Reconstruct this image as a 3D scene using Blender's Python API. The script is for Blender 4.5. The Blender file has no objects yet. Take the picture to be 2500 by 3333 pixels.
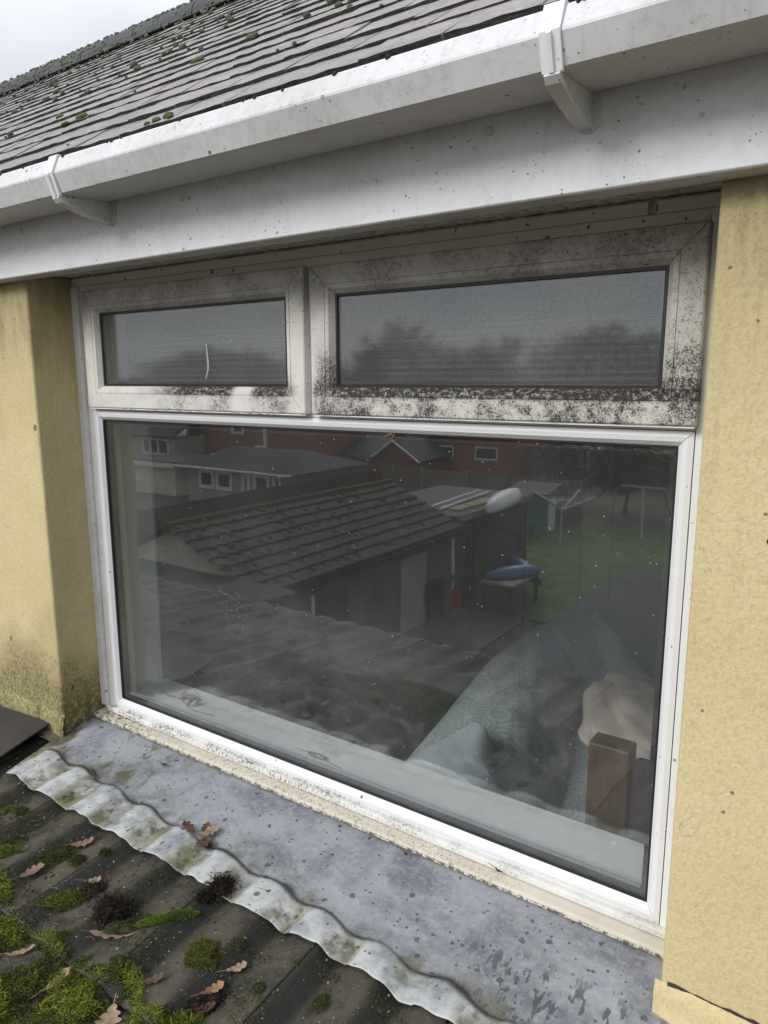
import bpy, math, random
import numpy as np
from mathutils import Vector, noise as mnoise
from math import sin, cos, pi, radians, sqrt
random.seed(7); rng = np.random.default_rng(7)
SC = bpy.context.scene
COL = SC.collection

# ---------------------------------------------------------------- camera, sky, light, exposure
cd = bpy.data.cameras.new('camera'); cam = bpy.data.objects.new('camera', cd); COL.objects.link(cam)
cam.location = (0, -1.4, 0); cam.rotation_euler = (radians(79.7245), radians(0.1314), radians(34.6261))
cd.sensor_fit = 'VERTICAL'; cd.sensor_height = 36; cd.sensor_width = 27; cd.lens = 25.617
cd.clip_start = 0.01; cd.clip_end = 2000
SC.camera = cam
SUN_EL, SUN_AZ = radians(34), radians(203)      # azimuth clockwise from +y: in front of the wall, to the left
w = bpy.data.worlds.new("World"); SC.world = w; w.use_nodes = True
nt = w.node_tree; nt.nodes.clear()
def wn(t, **k):
    n = nt.nodes.new(t)
    for a, b in k.items(): setattr(n, a, b)
    return n
wo = wn('ShaderNodeOutputWorld'); bg = wn('ShaderNodeBackground'); nt.links.new(bg.outputs[0], wo.inputs[0])
sky = wn('ShaderNodeTexSky', sky_type='NISHITA', sun_disc=False); sky.sun_elevation = SUN_EL; sky.sun_rotation = SUN_AZ
tc = wn('ShaderNodeTexCoord'); sx = wn('ShaderNodeSeparateXYZ'); nt.links.new(tc.outputs['Generated'], sx.inputs[0])
mx = wn('ShaderNodeMath', operation='MAXIMUM'); nt.links.new(sx.outputs[2], mx.inputs[0]); mx.inputs[1].default_value = 0
gr = wn('ShaderNodeMath', operation='MULTIPLY_ADD'); nt.links.new(mx.outputs[0], gr.inputs[0]); gr.inputs[1].default_value = 0.70; gr.inputs[2].default_value = 0.38
nz_ = wn('ShaderNodeTexNoise'); nz_.inputs['Scale'].default_value = 2.6; nz_.inputs['Detail'].default_value = 4; nz_.inputs['Distortion'].default_value = .5
mp = wn('ShaderNodeMapping'); mp.inputs['Scale'].default_value = (1, 1, 2.4); nt.links.new(tc.outputs['Generated'], mp.inputs[0]); nt.links.new(mp.outputs[0], nz_.inputs['Vector'])
cr = wn('ShaderNodeValToRGB'); nt.links.new(nz_.outputs[0], cr.inputs[0])
cr.color_ramp.elements[0].position = .32; cr.color_ramp.elements[0].color = (.80, .85, .95, 1)
cr.color_ramp.elements[1].position = .66; cr.color_ramp.elements[1].color = (1.12, 1.13, 1.16, 1)
m1 = wn('ShaderNodeVectorMath', operation='SCALE'); nt.links.new(cr.outputs[0], m1.inputs[0]); nt.links.new(gr.outputs[0], m1.inputs['Scale'])
m2 = wn('ShaderNodeVectorMath', operation='SCALE'); nt.links.new(m1.outputs[0], m2.inputs[0]); m2.inputs['Scale'].default_value = 11.5
hs = wn('ShaderNodeHueSaturation'); hs.inputs['Saturation'].default_value = .35; nt.links.new(sky.outputs[0], hs.inputs['Color'])
mxs = wn('ShaderNodeMix', data_type='RGBA'); mxs.inputs[0].default_value = .88
nt.links.new(hs.outputs[0], mxs.inputs[6]); nt.links.new(m2.outputs[0], mxs.inputs[7]); nt.links.new(mxs.outputs[2], bg.inputs[0])
bg.inputs[1].default_value = 0.088
sd = bpy.data.lights.new('sun', 'SUN'); sun = bpy.data.objects.new('sun', sd); COL.objects.link(sun)
sd.energy = 1.5; sd.angle = radians(26); sd.color = (1, .97, .92)
sdir = Vector((sin(SUN_AZ)*cos(SUN_EL), cos(SUN_AZ)*cos(SUN_EL), sin(SUN_EL)))
sun.rotation_euler = sdir.to_track_quat('Z', 'Y').to_euler()
SC.view_settings.view_transform = 'Standard'; SC.view_settings.look = 'None'; SC.view_settings.gamma = 1
SC.view_settings.use_curve_mapping = False
SC.view_settings.exposure = 0.56
SC.render.engine = 'CYCLES'
cy = SC.cycles; cy.use_denoising = True; cy.max_bounces = 6; cy.diffuse_bounces = 3; cy.glossy_bounces = 3
cy.transparent_max_bounces = 12; cy.transmission_bounces = 6; cy.caustics_reflective = False; cy.caustics_refractive = False
cy.sample_clamp_indirect = 6

# ---------------------------------------------------------------- material helpers
class NT:
    def __init__(s, name):
        s.m = bpy.data.materials.new(name); s.m.use_nodes = True; s.t = s.m.node_tree; s.t.nodes.clear()
        s.out = s.t.nodes.new('ShaderNodeOutputMaterial')
    def put(s, sock, v):
        if v is None: return
        if hasattr(v, 'is_linked') or isinstance(v, bpy.types.NodeSocket): s.t.links.new(v, sock)
        elif isinstance(v, (tuple, list)):
            v = tuple(v)
            if len(v) == 3 and len(sock.default_value) == 4: v = v + (1,)
            sock.default_value = v
        else: sock.default_value = v
    def n(s, typ, ins=None, **kw):
        nd = s.t.nodes.new(typ)
        for a, b in kw.items(): setattr(nd, a, b)
        for k, v in (ins or {}).items(): s.put(nd.inputs[k], v)
        return nd
    def pos(s): return s.n('ShaderNodeNewGeometry').outputs['Position']
    def obj(s): return s.n('ShaderNodeTexCoord').outputs['Object']
    def xyz(s, v=None):
        o = s.n('ShaderNodeSeparateXYZ', {0: v or s.pos()}).outputs; return o[0], o[1], o[2]
    def map(s, v, scale=(1,1,1), rot=(0,0,0), loc=(0,0,0)): return s.n('ShaderNodeMapping', {0: v, 'Scale': scale, 'Rotation': rot, 'Location': loc}).outputs[0]
    def noise(s, scale=5, detail=3, rough=.55, vec=None, dist=0): return s.n('ShaderNodeTexNoise', {'Scale': scale, 'Detail': detail, 'Roughness': rough, 'Distortion': dist, 'Vector': vec or s.pos()}).outputs[0]
    def vor(s, scale=5, vec=None, out=0, rand=1, feature='F1'): return s.n('ShaderNodeTexVoronoi', {'Scale': scale, 'Randomness': rand, 'Vector': vec or s.pos()}, feature=feature).outputs[out]
    def ma(s, op, a, b=None, c=None, clamp=False):
        nd = s.n('ShaderNodeMath', operation=op, use_clamp=clamp); s.put(nd.inputs[0], a); s.put(nd.inputs[1], b); s.put(nd.inputs[2], c); return nd.outputs[0]
    def ss(s, v, a, b, lo=0, hi=1): return s.n('ShaderNodeMapRange', {0: v, 1: a, 2: b, 3: lo, 4: hi}, interpolation_type='SMOOTHSTEP').outputs[0]
    def mix(s, f, a, b):
        nd = s.n('ShaderNodeMix', data_type='RGBA'); s.put(nd.inputs[0], f); s.put(nd.inputs[6], a); s.put(nd.inputs[7], b); return nd.outputs[2]
    def mul(s, *a):
        r = a[0]
        for b in a[1:]: r = s.ma('MULTIPLY', r, b)
        return r
    def mx(s, *a):
        r = a[0]
        for b in a[1:]: r = s.ma('MAXIMUM', r, b)
        return r
    def bump(s, h, strength=.3, dist=.002, nrm=None): return s.n('ShaderNodeBump', {'Height': h, 'Strength': strength, 'Distance': dist, 'Normal': nrm}).outputs[0]
    def attr(s, name): return s.n('ShaderNodeAttribute', attribute_name=name).outputs[0]
    def rnd(s): return s.n('ShaderNodeObjectInfo').outputs['Random']
    def pbr(s, col, rough=.5, nrm=None, metal=0, spec=.5, **kw):
        ins = {'Base Color': col, 'Roughness': rough, 'Metallic': metal, 'Specular IOR Level': spec}
        if nrm is not None: ins['Normal'] = nrm
        ins.update(kw)
        b = s.n('ShaderNodeBsdfPrincipled', ins); s.t.links.new(b.outputs[0], s.out.inputs[0]); return s.m
def simple(name, col, rough=.6, nscale=0, namt=.15, bump=0, spec=.5, metal=0):
    t = NT(name); c = col; nr = None
    if nscale:
        n = t.noise(nscale, 4)
        c = t.mix(t.ss(n, .3, .7), tuple(x*(1-namt) for x in col), tuple(min(1, x*(1+namt)) for x in col))
        if bump: nr = t.bump(n, bump, .003)
    return t.pbr(c, rough, nr, metal, spec)

def specks(t, scale, thr, w=.04, vec=None):          # scattered dots, few per cell
    v = t.vor(scale, vec); r = t.n('ShaderNodeTexVoronoi', {'Scale': scale, 'Vector': vec or t.pos()}).outputs['Color']
    sel = t.n('ShaderNodeSeparateColor', {0: r}).outputs[0]
    rad = t.ma('MULTIPLY', t.ss(sel, 1-thr, 1), .34)
    v = t.ma('ADD', v, t.ma('MULTIPLY', t.ma('SUBTRACT', t.noise(scale*3, 2, .6, vec), .5), .55))
    return t.ss(t.ma('SUBTRACT', rad, v), 0, w)

def m_upvc_weathered(name, base=(.72,.73,.74), grime=(.42,.41,.38), amount=.5, dots=.12, under=None):
    t = NT(name); P = t.pos(); x, y, z = t.xyz(P)
    lf = t.noise(5, 4, .6, P); hf = t.noise(60, 5, .7, P)
    st = t.noise(1, 4, .6, t.map(P, (70, 8, 6)))
    f = t.ma('MULTIPLY', t.ma('ADD', t.ss(lf, .38, .72), t.ss(hf, .45, .75)), amount*.45)
    f = t.ma('ADD', f, t.mul(t.ss(st, .55, .75), .15*amount*2))
    c = t.mix(f, base, grime)
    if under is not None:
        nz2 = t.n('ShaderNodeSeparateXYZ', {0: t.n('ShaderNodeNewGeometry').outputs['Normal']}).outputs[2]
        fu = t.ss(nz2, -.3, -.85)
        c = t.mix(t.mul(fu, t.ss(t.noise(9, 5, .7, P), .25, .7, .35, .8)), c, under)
    sp = t.mx(specks(t, 75, dots*.6), specks(t, 150, dots), t.mul(specks(t, 260, dots), .7))
    sp = t.mul(sp, t.ss(t.noise(14, 3, .6, P), .42, .6))
    c = t.mix(t.mul(sp, .85), c, (.07, .06, .055))
    return t.pbr(c, .38, t.bump(hf, .04, .001), spec=.35)

def m_sash(name):
    t = NT(name); P = t.pos(); x, y, z = t.xyz(P)
    base = (.72,.705,.665)
    lf = t.noise(9, 3, .6, P); lfx = t.noise(1, 2, .5, t.map(P, (7, 0, 2)))
    top = t.ss(z, .06, .24)
    bot = t.ss(z, .03, -.01)
    rightS = t.ss(x, -1.0, -.55)
    rstile = t.mul(t.ss(x, -.37, -.33), t.ss(z, .13, .02))
    lstileR = t.mul(t.ss(x, -1.17, -1.13), t.ss(x, -1.05, -1.09), t.ss(z, .14, .0))
    # density of black mould
    leftS = t.mul(t.ss(x, -1.17, -1.19), t.ss(x, -1.85, -1.62), t.ss(x, -1.20, -1.27))
    wh1 = t.ma('SUBTRACT', 1, t.mul(t.ss(t.ma('ABSOLUTE', t.ma('ADD', x, 1.405)), .055, .02), .95))
    dbot = t.mul(bot, t.mx(t.mul(leftS, wh1, .86), t.mul(t.ss(x, -1.17, -1.15), 1.0)))
    dbot = t.mul(dbot, t.ma('SUBTRACT', 1, t.mul(t.ss(z, -.030, -.05), t.ss(t.noise(34, 5, .7, P), .30, .70), .60)))
    d = t.mx(dbot, t.mul(rstile, .72), t.mul(lstileR, .85), t.mul(top, .42), t.mul(t.ss(x, -.37, -.33), .45))
    d = t.ma('MULTIPLY', d, t.ss(lf, .25, .6, .55, 1.1))
    d = t.ma('MINIMUM', d, 1)
    hf = t.noise(420, 4, .8, P); hf2 = t.noise(110, 5, .75, P)
    s = t.ma('ADD', t.ma('MULTIPLY', t.ss(hf, .28, .72), .68), t.ma('MULTIPLY', t.ss(hf2, .3, .7), .32))
    thr = t.ma('SUBTRACT', 1.02, t.ma('MULTIPLY', d, .66))
    mask = t.ss(t.ma('SUBTRACT', s, thr), -.20, .21)
    edge = t.mul(t.ss(z, -.045, -.036), t.ss(z, -.012, -.018), t.mx(leftS, t.ss(x, -1.13, -1.1)))
    mask = t.mx(mask, t.mul(edge, t.ss(hf2, .36, .52), wh1))
    film = t.ma('ADD', t.mul(top, t.ss(lf, .2, .6, .45, .75), t.ss(rightS, 0, 1, .75, 1.05)), t.mul(t.ss(lf, .4, .7), .25))
    film = t.ma('MULTIPLY', film, t.ss(hf2, .25, .7, .7, 1.1))
    c = t.mix(film, base, (.33,.305,.265))
    c = t.mix(t.mul(d, .55), c, (.27,.255,.23))
    c = t.mix(t.mul(t.mul(bot, rightS), t.ss(hf2, .45, .62), .5), c, (.80,.76,.68))
    sp = t.mx(specks(t, 160, .1), specks(t, 300, .12))
    c = t.mix(t.mx(mask, t.mul(sp, .8)), c, (.028,.024,.022))
    return t.pbr(c, .6, t.bump(t.ma('ADD', mask, hf), .15, .0008), spec=.3)

def m_render():
    t = NT('yellow_render'); P = t.pos(); x, y, z = t.xyz(P)
    n1 = t.noise(150, 5, .7, t.map(P, (1, 1, .6)), .3); n2 = t.noise(130, 3, .6, P); lf = t.noise(2.2, 4, .6, P)
    c = t.mix(t.ss(lf, .3, .7), (.62,.52,.285), (.70,.60,.345))
    c = t.mix(t.mul(t.ss(n1, .55, .36), .30), c, (.40,.31,.15))
    st = t.noise(1, 5, .7, t.map(P, (22, 22, 5)))
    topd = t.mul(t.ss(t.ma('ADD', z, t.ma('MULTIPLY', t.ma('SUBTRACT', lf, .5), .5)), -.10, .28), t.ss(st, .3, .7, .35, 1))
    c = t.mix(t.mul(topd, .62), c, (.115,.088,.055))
    rev = t.mul(t.ss(x, -2.20, -2.145), t.ss(x, -2.10, -2.14), t.ss(t.noise(7, 4, .6, P), .35, .6))
    c = t.mix(t.mul(rev, .12), c, (.20,.155,.07))
    crn = t.mul(t.ss(x, -2.185, -2.15), t.ss(x, -2.13, -2.14), t.ss(z, -.96, -1.10), t.ss(t.noise(40, 4, .8, P), .42, .54)); c = t.mix(crn, c, (.02,.02,.012))
    bot = t.mul(t.ss(t.ma('ADD', z, t.ma('MULTIPLY', t.ma('SUBTRACT', t.noise(4, 4, .6, P), .5), .55)), -.78, -1.10), t.ss(x, -1.5, -2.1))
    c = t.mix(t.mul(bot, t.ss(n1, .3, .65, .3, 1)), c, (.15,.13,.055))
    mould = t.mul(bot, t.ss(t.noise(55, 5, .8, P), .52, .62), t.ss(t.noise(6, 3, .6, P), .45, .62))
    c = t.mix(mould, c, (.03,.028,.018))
    mt = t.mul(t.ss(z, .05, .25), t.ss(t.noise(160, 4, .8, P), .58, .66))
    c = t.mix(t.mul(mt, .5), c, (.09,.07,.05))
    sp = t.mul(t.mx(specks(t, 30, .008), specks(t, 90, .012)), .7)
    c = t.mix(sp, c, (.05,.04,.03))
    ck = t.ma('ABSOLUTE', t.ma('SUBTRACT', t.noise(2.3, 5, .6, P, .8), .5)); ck = t.mul(t.ss(ck, .0016, .0004), t.ss(t.noise(1.7, 2, .5, P), .50, .60)); c = t.mix(t.mul(ck, .28), c, (.12,.09,.05))
    dr = t.mul(t.ss(t.noise(1, 4, .6, t.map(P, (30, 30, 1.6))), .56, .70), t.ss(z, -.9, .25)); c = t.mix(t.mul(dr, .15), c, (.30,.23,.12))
    h = t.ma('ADD', t.ma('MULTIPLY', n1, 1.0), t.ma('MULTIPLY', n2, .35))
    return t.pbr(c, .82, t.bump(h, .75, .0032), spec=.2)

def m_lead():
    t = NT('lead_sheet'); P = t.pos(); x, y, z = t.xyz(P)
    lf = t.noise(6, 5, .6, P, .5); mf = t.noise(30, 5, .65, P); sc = t.noise(1, 3, .6, t.map(P, (60, 900, 60), (0, 0, .5))); sc2 = t.noise(1, 3, .6, t.map(P, (900, 60, 60), (0, 0, .3)))
    c = t.mix(t.ss(lf, .34, .66), (.15,.162,.19), (.33,.348,.385))
    c = t.mix(t.mul(t.ss(t.noise(75, 5, .75, P), .48, .64), .45), c, (.42,.44,.47))
    c = t.mix(t.mul(t.ss(mf, .42, .65), .5), c, (.32,.33,.345))
    c = t.mix(t.mul(t.mx(t.ss(sc, .62, .7), t.ss(sc2, .63, .7)), .35), c, (.5,.51,.53))
    low = t.attr('lower')                      # 1 on the dressed-down part
    c = t.mix(t.mul(low, t.ss(t.noise(11, 5, .65, P), .34, .6), .8), c, (.56,.58,.58))
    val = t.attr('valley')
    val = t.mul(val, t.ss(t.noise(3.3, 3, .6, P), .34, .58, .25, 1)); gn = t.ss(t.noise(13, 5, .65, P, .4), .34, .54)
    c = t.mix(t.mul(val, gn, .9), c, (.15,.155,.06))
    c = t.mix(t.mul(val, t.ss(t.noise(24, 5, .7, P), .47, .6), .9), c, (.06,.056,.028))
    lft = t.mul(t.ss(x, -1.55, -1.8), t.ss(y, -.02, -.08), t.ss(y, -.24, -.2))
    stn = t.ss(t.noise(1, 3, .5, t.map(P, (7, 3.4, 1), (0, 0, .5)), 1.6), .51, .58)
    c = t.mix(t.mul(lft, stn, .95), c, (.10,.098,.045))
    up_ = t.mul(t.ma('SUBTRACT', 1, low), t.attr('near'), t.ss(t.noise(9, 4, .6, P), .48, .58)); c = t.mix(t.mul(up_, .85), c, (.095,.09,.05))
    # wet spots
    d1 = specks(t, 42, .30, .06, t.map(P, (1, 1, .3))); d2 = specks(t, 80, .34, .08, t.map(P, (1, 1, .3))); d3 = specks(t, 150, .30, .1, t.map(P, (1, 1, .3)))
    wet = t.mx(d1, d2, t.mul(d3, .7))
    runs = t.mul(t.ss(t.noise(1, 4, .6, t.map(P, (58, 22, 10))), .56, .6), t.ss(x, -.75, -.5), t.ss(y, -.13, -.2), t.ss(y, -.33, -.3))
    wet = t.mx(wet, runs)
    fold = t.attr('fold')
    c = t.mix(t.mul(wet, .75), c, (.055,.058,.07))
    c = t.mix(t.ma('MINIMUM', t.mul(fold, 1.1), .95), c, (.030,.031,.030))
    r = t.ma('SUBTRACT', .52, t.ma('MULTIPLY', t.mx(wet, fold), .25))
    return t.pbr(c, r, t.bump(t.ma('ADD', mf, t.ma('MULTIPLY', lf, .8)), .4, .004), metal=0, spec=.55)

def m_lowtile():
    t = NT('concrete_tile_old'); P = t.pos(); va = t.attr('valley')
    lf = t.noise(5, 5, .65, P, .6); mf = t.noise(40, 5, .7, P); hf = t.noise(420, 3, .7, P)
    c = t.mix(t.ss(lf, .3, .7), (.022,.022,.022), (.062,.055,.040))
    c = t.mix(t.mul(t.ss(mf, .5, .7), .5), c, (.085,.072,.045))
    c = t.mix(t.mul(t.ss(t.noise(9, 5, .7, P), .48, .60), .85), c, (.011,.012,.015))
    gr_ = t.mul(t.ss(t.noise(17, 5, .7, P), .56, .68), .5); c = t.mix(gr_, c, (.042,.052,.018))
    c = t.mix(t.mul(t.ma('SUBTRACT', 1, va), t.ss(t.noise(14, 4, .6, P), .35, .6), .62), c, (.115,.100,.066))
    c = t.mix(t.mul(va, t.ss(t.noise(20, 4, .7, P), .25, .5, .6, 1)), c, (.007,.008,.005))  # valley dirt, with shade on each roll's descending side painted into the colour
    c = t.mix(t.mx(specks(t, 120, .10, .05), specks(t, 260, .10, .08)), c, (.36,.31,.2))
    h = t.ma('ADD', mf, t.ma('MULTIPLY', hf, .6))
    return t.pbr(c, t.ss(lf, .3, .7, .42, .75), t.bump(h, 1, .004), spec=.5)

def m_uptile():
    t = NT('plain_tile_weathered'); P = t.pos(); O = t.obj()
    r = t.rnd()
    lf = t.noise(7, 4, .6, P); sl = t.noise(1, 4, .65, t.map(P, (26, 160, 160), (0, 0, .12))); sl2 = t.noise(1, 3, .6, t.map(P, (120, 30, 30)))
    c = t.mix(t.ss(lf, .3, .7), (.185,.175,.172), (.285,.262,.252))
    c = t.mix(t.mul(r, .35), c, (.20,.165,.155))
    c = t.mix(t.mul(t.ss(sl, .53, .66), .7), c, (.42,.41,.40))
    c = t.mix(t.mul(t.ss(t.noise(60, 5, .7, P), .56, .68), .6), c, (.07,.066,.062))
    dk = t.attr('edge')
    c = t.mix(t.mul(dk, .96), c, t.mix(t.ss(t.noise(35, 4, .7, P), .45, .65), (.012,.012,.012), (.032,.037,.018)))
    h = t.ma('ADD', sl, t.ma('MULTIPLY', sl2, .5))
    return t.pbr(c, .52, t.bump(h, .8, .004), spec=.5)

def m_moss(name, a, b, attr=False):
    t = NT(name)
    if attr: c = t.attr('col'); ro = .7
    else: c = t.mix(t.ss(t.noise(35, 4, .7), .35, .65), a, b)
    return t.pbr(c, .75, None, spec=.2, **({'Subsurface Weight': 0}))

def m_leaf(name, a, b, rough=.55):
    t = NT(name); O = t.obj(); n = t.noise(60, 5, .65, O); c = t.mix(t.ss(n, .3, .7), a, b)
    c = t.mix(t.ss(t.noise(25, 3, .6, O), .6, .72), c, tuple(v*.35 for v in a))
    return t.pbr(c, rough, t.bump(n, .4, .001), spec=.4)

def m_glass(name, F0=.085, dirt=.012, rough=0.0, blotch=.03):
    t = NT(name); P = t.pos(); x, y, z = t.xyz(P)
    lw = t.n('ShaderNodeLayerWeight', {'Blend': .5}).outputs['Facing']
    f = t.ma('ADD', F0, t.ma('MULTIPLY', t.ma('POWER', lw, 5), 1-F0))
    wob = t.bump(t.noise(3.2, 2, .5, P), .06, .004)
    gl = t.n('ShaderNodeBsdfGlossy', {'Color': (.97,.985,1), 'Roughness': rough, 'Normal': wob}).outputs[0]
    tr = t.n('ShaderNodeBsdfTransparent', {'Color': (.935,.95,.945)}).outputs[0]
    m = t.n('ShaderNodeMixShader', {0: f, 1: tr, 2: gl}).outputs[0]
    lf = t.noise(2.0, 4, .6, P); streak = t.noise(1, 4, .7, t.map(P, (5, 5, 55), (0, .22, 0))); smear = t.noise(28, 4, .7, P, 1.2)
    zone = t.mul(t.ss(z, -.45, -.75), t.ss(x, -.7, -1.15), t.ss(lf, .35, .6, .4, 1))
    dd = t.ma('ADD', dirt, t.mul(zone, blotch))
    dd = t.ma('ADD', dd, t.mul(zone, t.ss(streak, .52, .68), blotch*.55))
    dd = t.ma('ADD', dd, t.mul(zone, t.ss(smear, .56, .64), -blotch*.6))
    dd = t.ma('ADD', dd, t.mul(t.ss(lf, .4, .7), dirt*.8))
    spk = t.mul(specks(t, 170, .012, .03), .4)
    clus = t.mul(specks(t, 160, .5, .05), t.ss(t.n('ShaderNodeVectorMath', {0: P, 1: (-1.52, 0, -.66)}, operation='DISTANCE').outputs['Value'], .16, .02), .35)
    spk = t.mul(t.mx(spk, clus), t.ss(t.noise(6, 3, .6, P), .3, .5))
    dd = t.ma('MAXIMUM', dd, spk); dd = t.ma('MAXIMUM', dd, 0)
    df = t.n('ShaderNodeBsdfDiffuse', {'Color': (.62,.64,.64)}).outputs[0]
    m = t.n('ShaderNodeMixShader', {0: dd, 1: m, 2: df}).outputs[0]
    t.t.links.new(m, t.out.inputs[0]); return t.m

def m_duvet():
    t = NT('duvet_cotton'); P = t.obj(); 
    def scallop(off):
        v = t.map(P, (6.8, 6.8, 0), (0, 0, .35), (off, off*1.7, 0))
        return t.n('ShaderNodeTexVoronoi', {'Scale': 1, 'Randomness': .45, 'Vector': v}).outputs[0]
    d = t.ma('MINIMUM', scallop(0), t.ma('ADD', scallop(3.37), .12))
    ring = t.ma('SINE', t.ma('MULTIPLY', d, 44))
    lf = t.noise(3, 3, .6, P)
    c = t.mix(t.ss(lf, .35, .65), (.40,.49,.52), (.47,.56,.59))
    c = t.mix(t.mul(t.ss(ring, .1, .8), .5), c, (.74,.79,.79))
    return t.pbr(c, .85, None, spec=.1)

def m_wood(name, a, b, sc=(2, 26, 26), rough=.5):
    t = NT(name); P = t.pos(); n = t.noise(1, 5, .6, t.map(P, sc), .8)
    return t.pbr(t.mix(t.ss(n, .3, .7), a, b), rough, t.bump(n, .15, .002))
def m_brick():
    t = NT('red_brick'); P = t.pos()
    b = t.n('ShaderNodeTexBrick', {'Vector': t.map(P, (1, 1, 1), (radians(90), 0, 0)), 'Color1': (.36,.12,.065), 'Color2': (.46,.17,.10), 'Mortar': (.30,.26,.22), 'Scale': 1, 'Mortar Size': .008, 'Brick Width': .22, 'Row Height': .075})
    c = t.mix(t.mul(t.ss(t.noise(1.5, 4), .35, .7), .4), b.outputs[0], (.14,.05,.035))
    return t.pbr(c, .85, spec=.2)
def m_roofing(name, a, b, row=.3):
    t = NT(name); P = t.pos(); x, y, z = t.xyz(P)
    n = t.noise(6, 5, .7, P); c = t.mix(t.ss(n, .3, .7), a, b)
    c = t.mix(t.mul(t.ss(t.noise(22, 5, .7), .56, .66), .6), c, (.06,.085,.03))
    return t.pbr(c, .8, t.bump(n, .3, .01))

M = {}
M['frame'] = m_upvc_weathered('white_upvc', (.80,.81,.83), (.50,.49,.46), .14, .05)
M['frame_left'] = m_upvc_weathered('white_upvc_jamb', (.72,.715,.71), (.36,.33,.28), .6, .12)
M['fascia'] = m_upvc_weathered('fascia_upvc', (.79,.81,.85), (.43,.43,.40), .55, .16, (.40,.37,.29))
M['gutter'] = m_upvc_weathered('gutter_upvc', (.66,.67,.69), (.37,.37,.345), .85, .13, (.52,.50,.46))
M['sash'] = m_sash('mouldy_upvc')
M['render'] = m_render()
M['lead'] = m_lead()
M['lowtile'] = m_lowtile()
M['uptile'] = m_uptile()
M['moss'] = m_moss('moss_blades', 0, 0, True)
M['moss_dull'] = m_moss('moss_grey_green', (.05,.055,.04), (.13,.14,.09))
M['moss_dark'] = m_moss('moss_dark', (.018,.024,.008), (.05,.06,.02))
M['black'] = simple('black_gasket', (.012,.013,.015), .45)
M['glass'] = m_glass('window_glass', .098, .018, 0.016, .034)
M['glass_up'] = m_glass('window_glass_upper', .095, .05, .05, .05)
M['spacer'] = simple('spacer_bar', (.30,.34,.35), .4)
M['dot'] = simple('spacer_hole', (.75,.78,.78), .4)
def m_sill():
    t = NT('cill_upvc_stained'); P = t.pos(); n = t.noise(95, 5, .75, P); lf = t.noise(8, 4, .6, P); x, y, z = t.xyz(P)
    c = t.mix(t.ss(lf, .3, .7), (.60,.555,.46), (.70,.66,.57))
    gz = t.mul(t.ss(x, -.45, -.75), t.ss(n, .50, .66))
    c = t.mix(t.mul(gz, .8), c, (.23,.21,.12))
    c = t.mix(t.mul(t.ss(x, -.5, -.8), t.ss(t.noise(260, 3, .7, P), .56, .62), t.ss(lf, .40, .6), .8), c, (.10,.10,.04))
    c = t.mix(t.mul(t.ss(x, -1.7, -2.05), t.ss(t.noise(70, 4, .8, P), .5, .58), .9), c, (.03,.035,.015))
    c = t.mix(t.mul(t.ss(z, -1.123, -1.128), t.ss(n, .42, .55)), c, (.12,.10,.08))
    return t.pbr(c, .6, t.bump(n, .3, .001), spec=.3)
M['sill'] = m_sill()
def m_lowbead():
    t = NT('upvc_mouldy_joint'); P = t.pos(); x, y, z = t.xyz(P)
    n = t.noise(120, 4, .8, P); lf = t.noise(7, 3, .6, P)
    c = t.mix(t.mul(t.ss(lf, .35, .7), .5), (.76,.76,.74), (.52,.50,.44))
    k = t.mul(t.ss(n, .50, .60), t.ss(lf, .35, .55), t.ss(t.ma('ADD', x, 0), -.4, -1.6, .25, 1))
    c = t.mix(k, c, (.03,.028,.02)); return t.pbr(c, .45, spec=.35)
M['joint'] = m_lowbead()
def m_board():
    t = NT('cream_board'); P = t.pos(); x, y, z = t.xyz(P)
    c = t.mix(t.ss(t.noise(8, 4), .3, .7), (.74,.715,.62), (.80,.775,.68))
    c = t.mix(t.mul(t.ss(z, .307, .313), t.ss(t.noise(50, 4, .7), .3, .6, .4, 1)), c, (.17,.165,.155))
    c = t.mix(t.mul(t.mx(specks(t, 50, .12), specks(t, 110, .12)), .85), c, (.05,.04,.035))
    return t.pbr(c, .7, spec=.3)
M['board'] = m_board()
M['mortar'] = simple('grey_mortar', (.46,.45,.43), .9, 60, .4, .5)
M['slate'] = simple('black_sheet', (.040,.038,.040), .5, 14, .15, .1)
M['in_board'] = simple('window_board_paint', (.80,.83,.83), .35, 3, .06)
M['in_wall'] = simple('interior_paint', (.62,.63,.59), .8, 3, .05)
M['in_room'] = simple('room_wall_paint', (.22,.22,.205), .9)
M['ceiling'] = simple('ceiling_paint', (.5,.5,.48), .9)
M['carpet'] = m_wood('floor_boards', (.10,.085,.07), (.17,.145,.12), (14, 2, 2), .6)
M['door'] = simple('wardrobe_door_paint', (.30,.30,.29), .5)
M['dark'] = simple('dark_gap', (.01,.01,.01), .9)
M['duvet'] = m_duvet()
M['sheet_blue'] = simple('pale_blue_cotton', (.62,.72,.78), .9, 5, .1)
M['pillow'] = simple('beige_cotton', (.62,.53,.48), .9, 6, .12)
M['pillow_w'] = simple('white_cotton', (.62,.62,.62), .9)
M['bedwood'] = m_wood('brown_bed_wood', (.085,.045,.020), (.12,.066,.030), (60, 60, 4), .4)
M['purple'] = simple('plum_fabric', (.055,.028,.045), .95, 40, .3, .3)
M['cord'] = simple('beige_cord', (.22,.18,.145), .9)
M['acorn'] = simple('pale_wood_acorn', (.55,.42,.28), .45)
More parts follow.
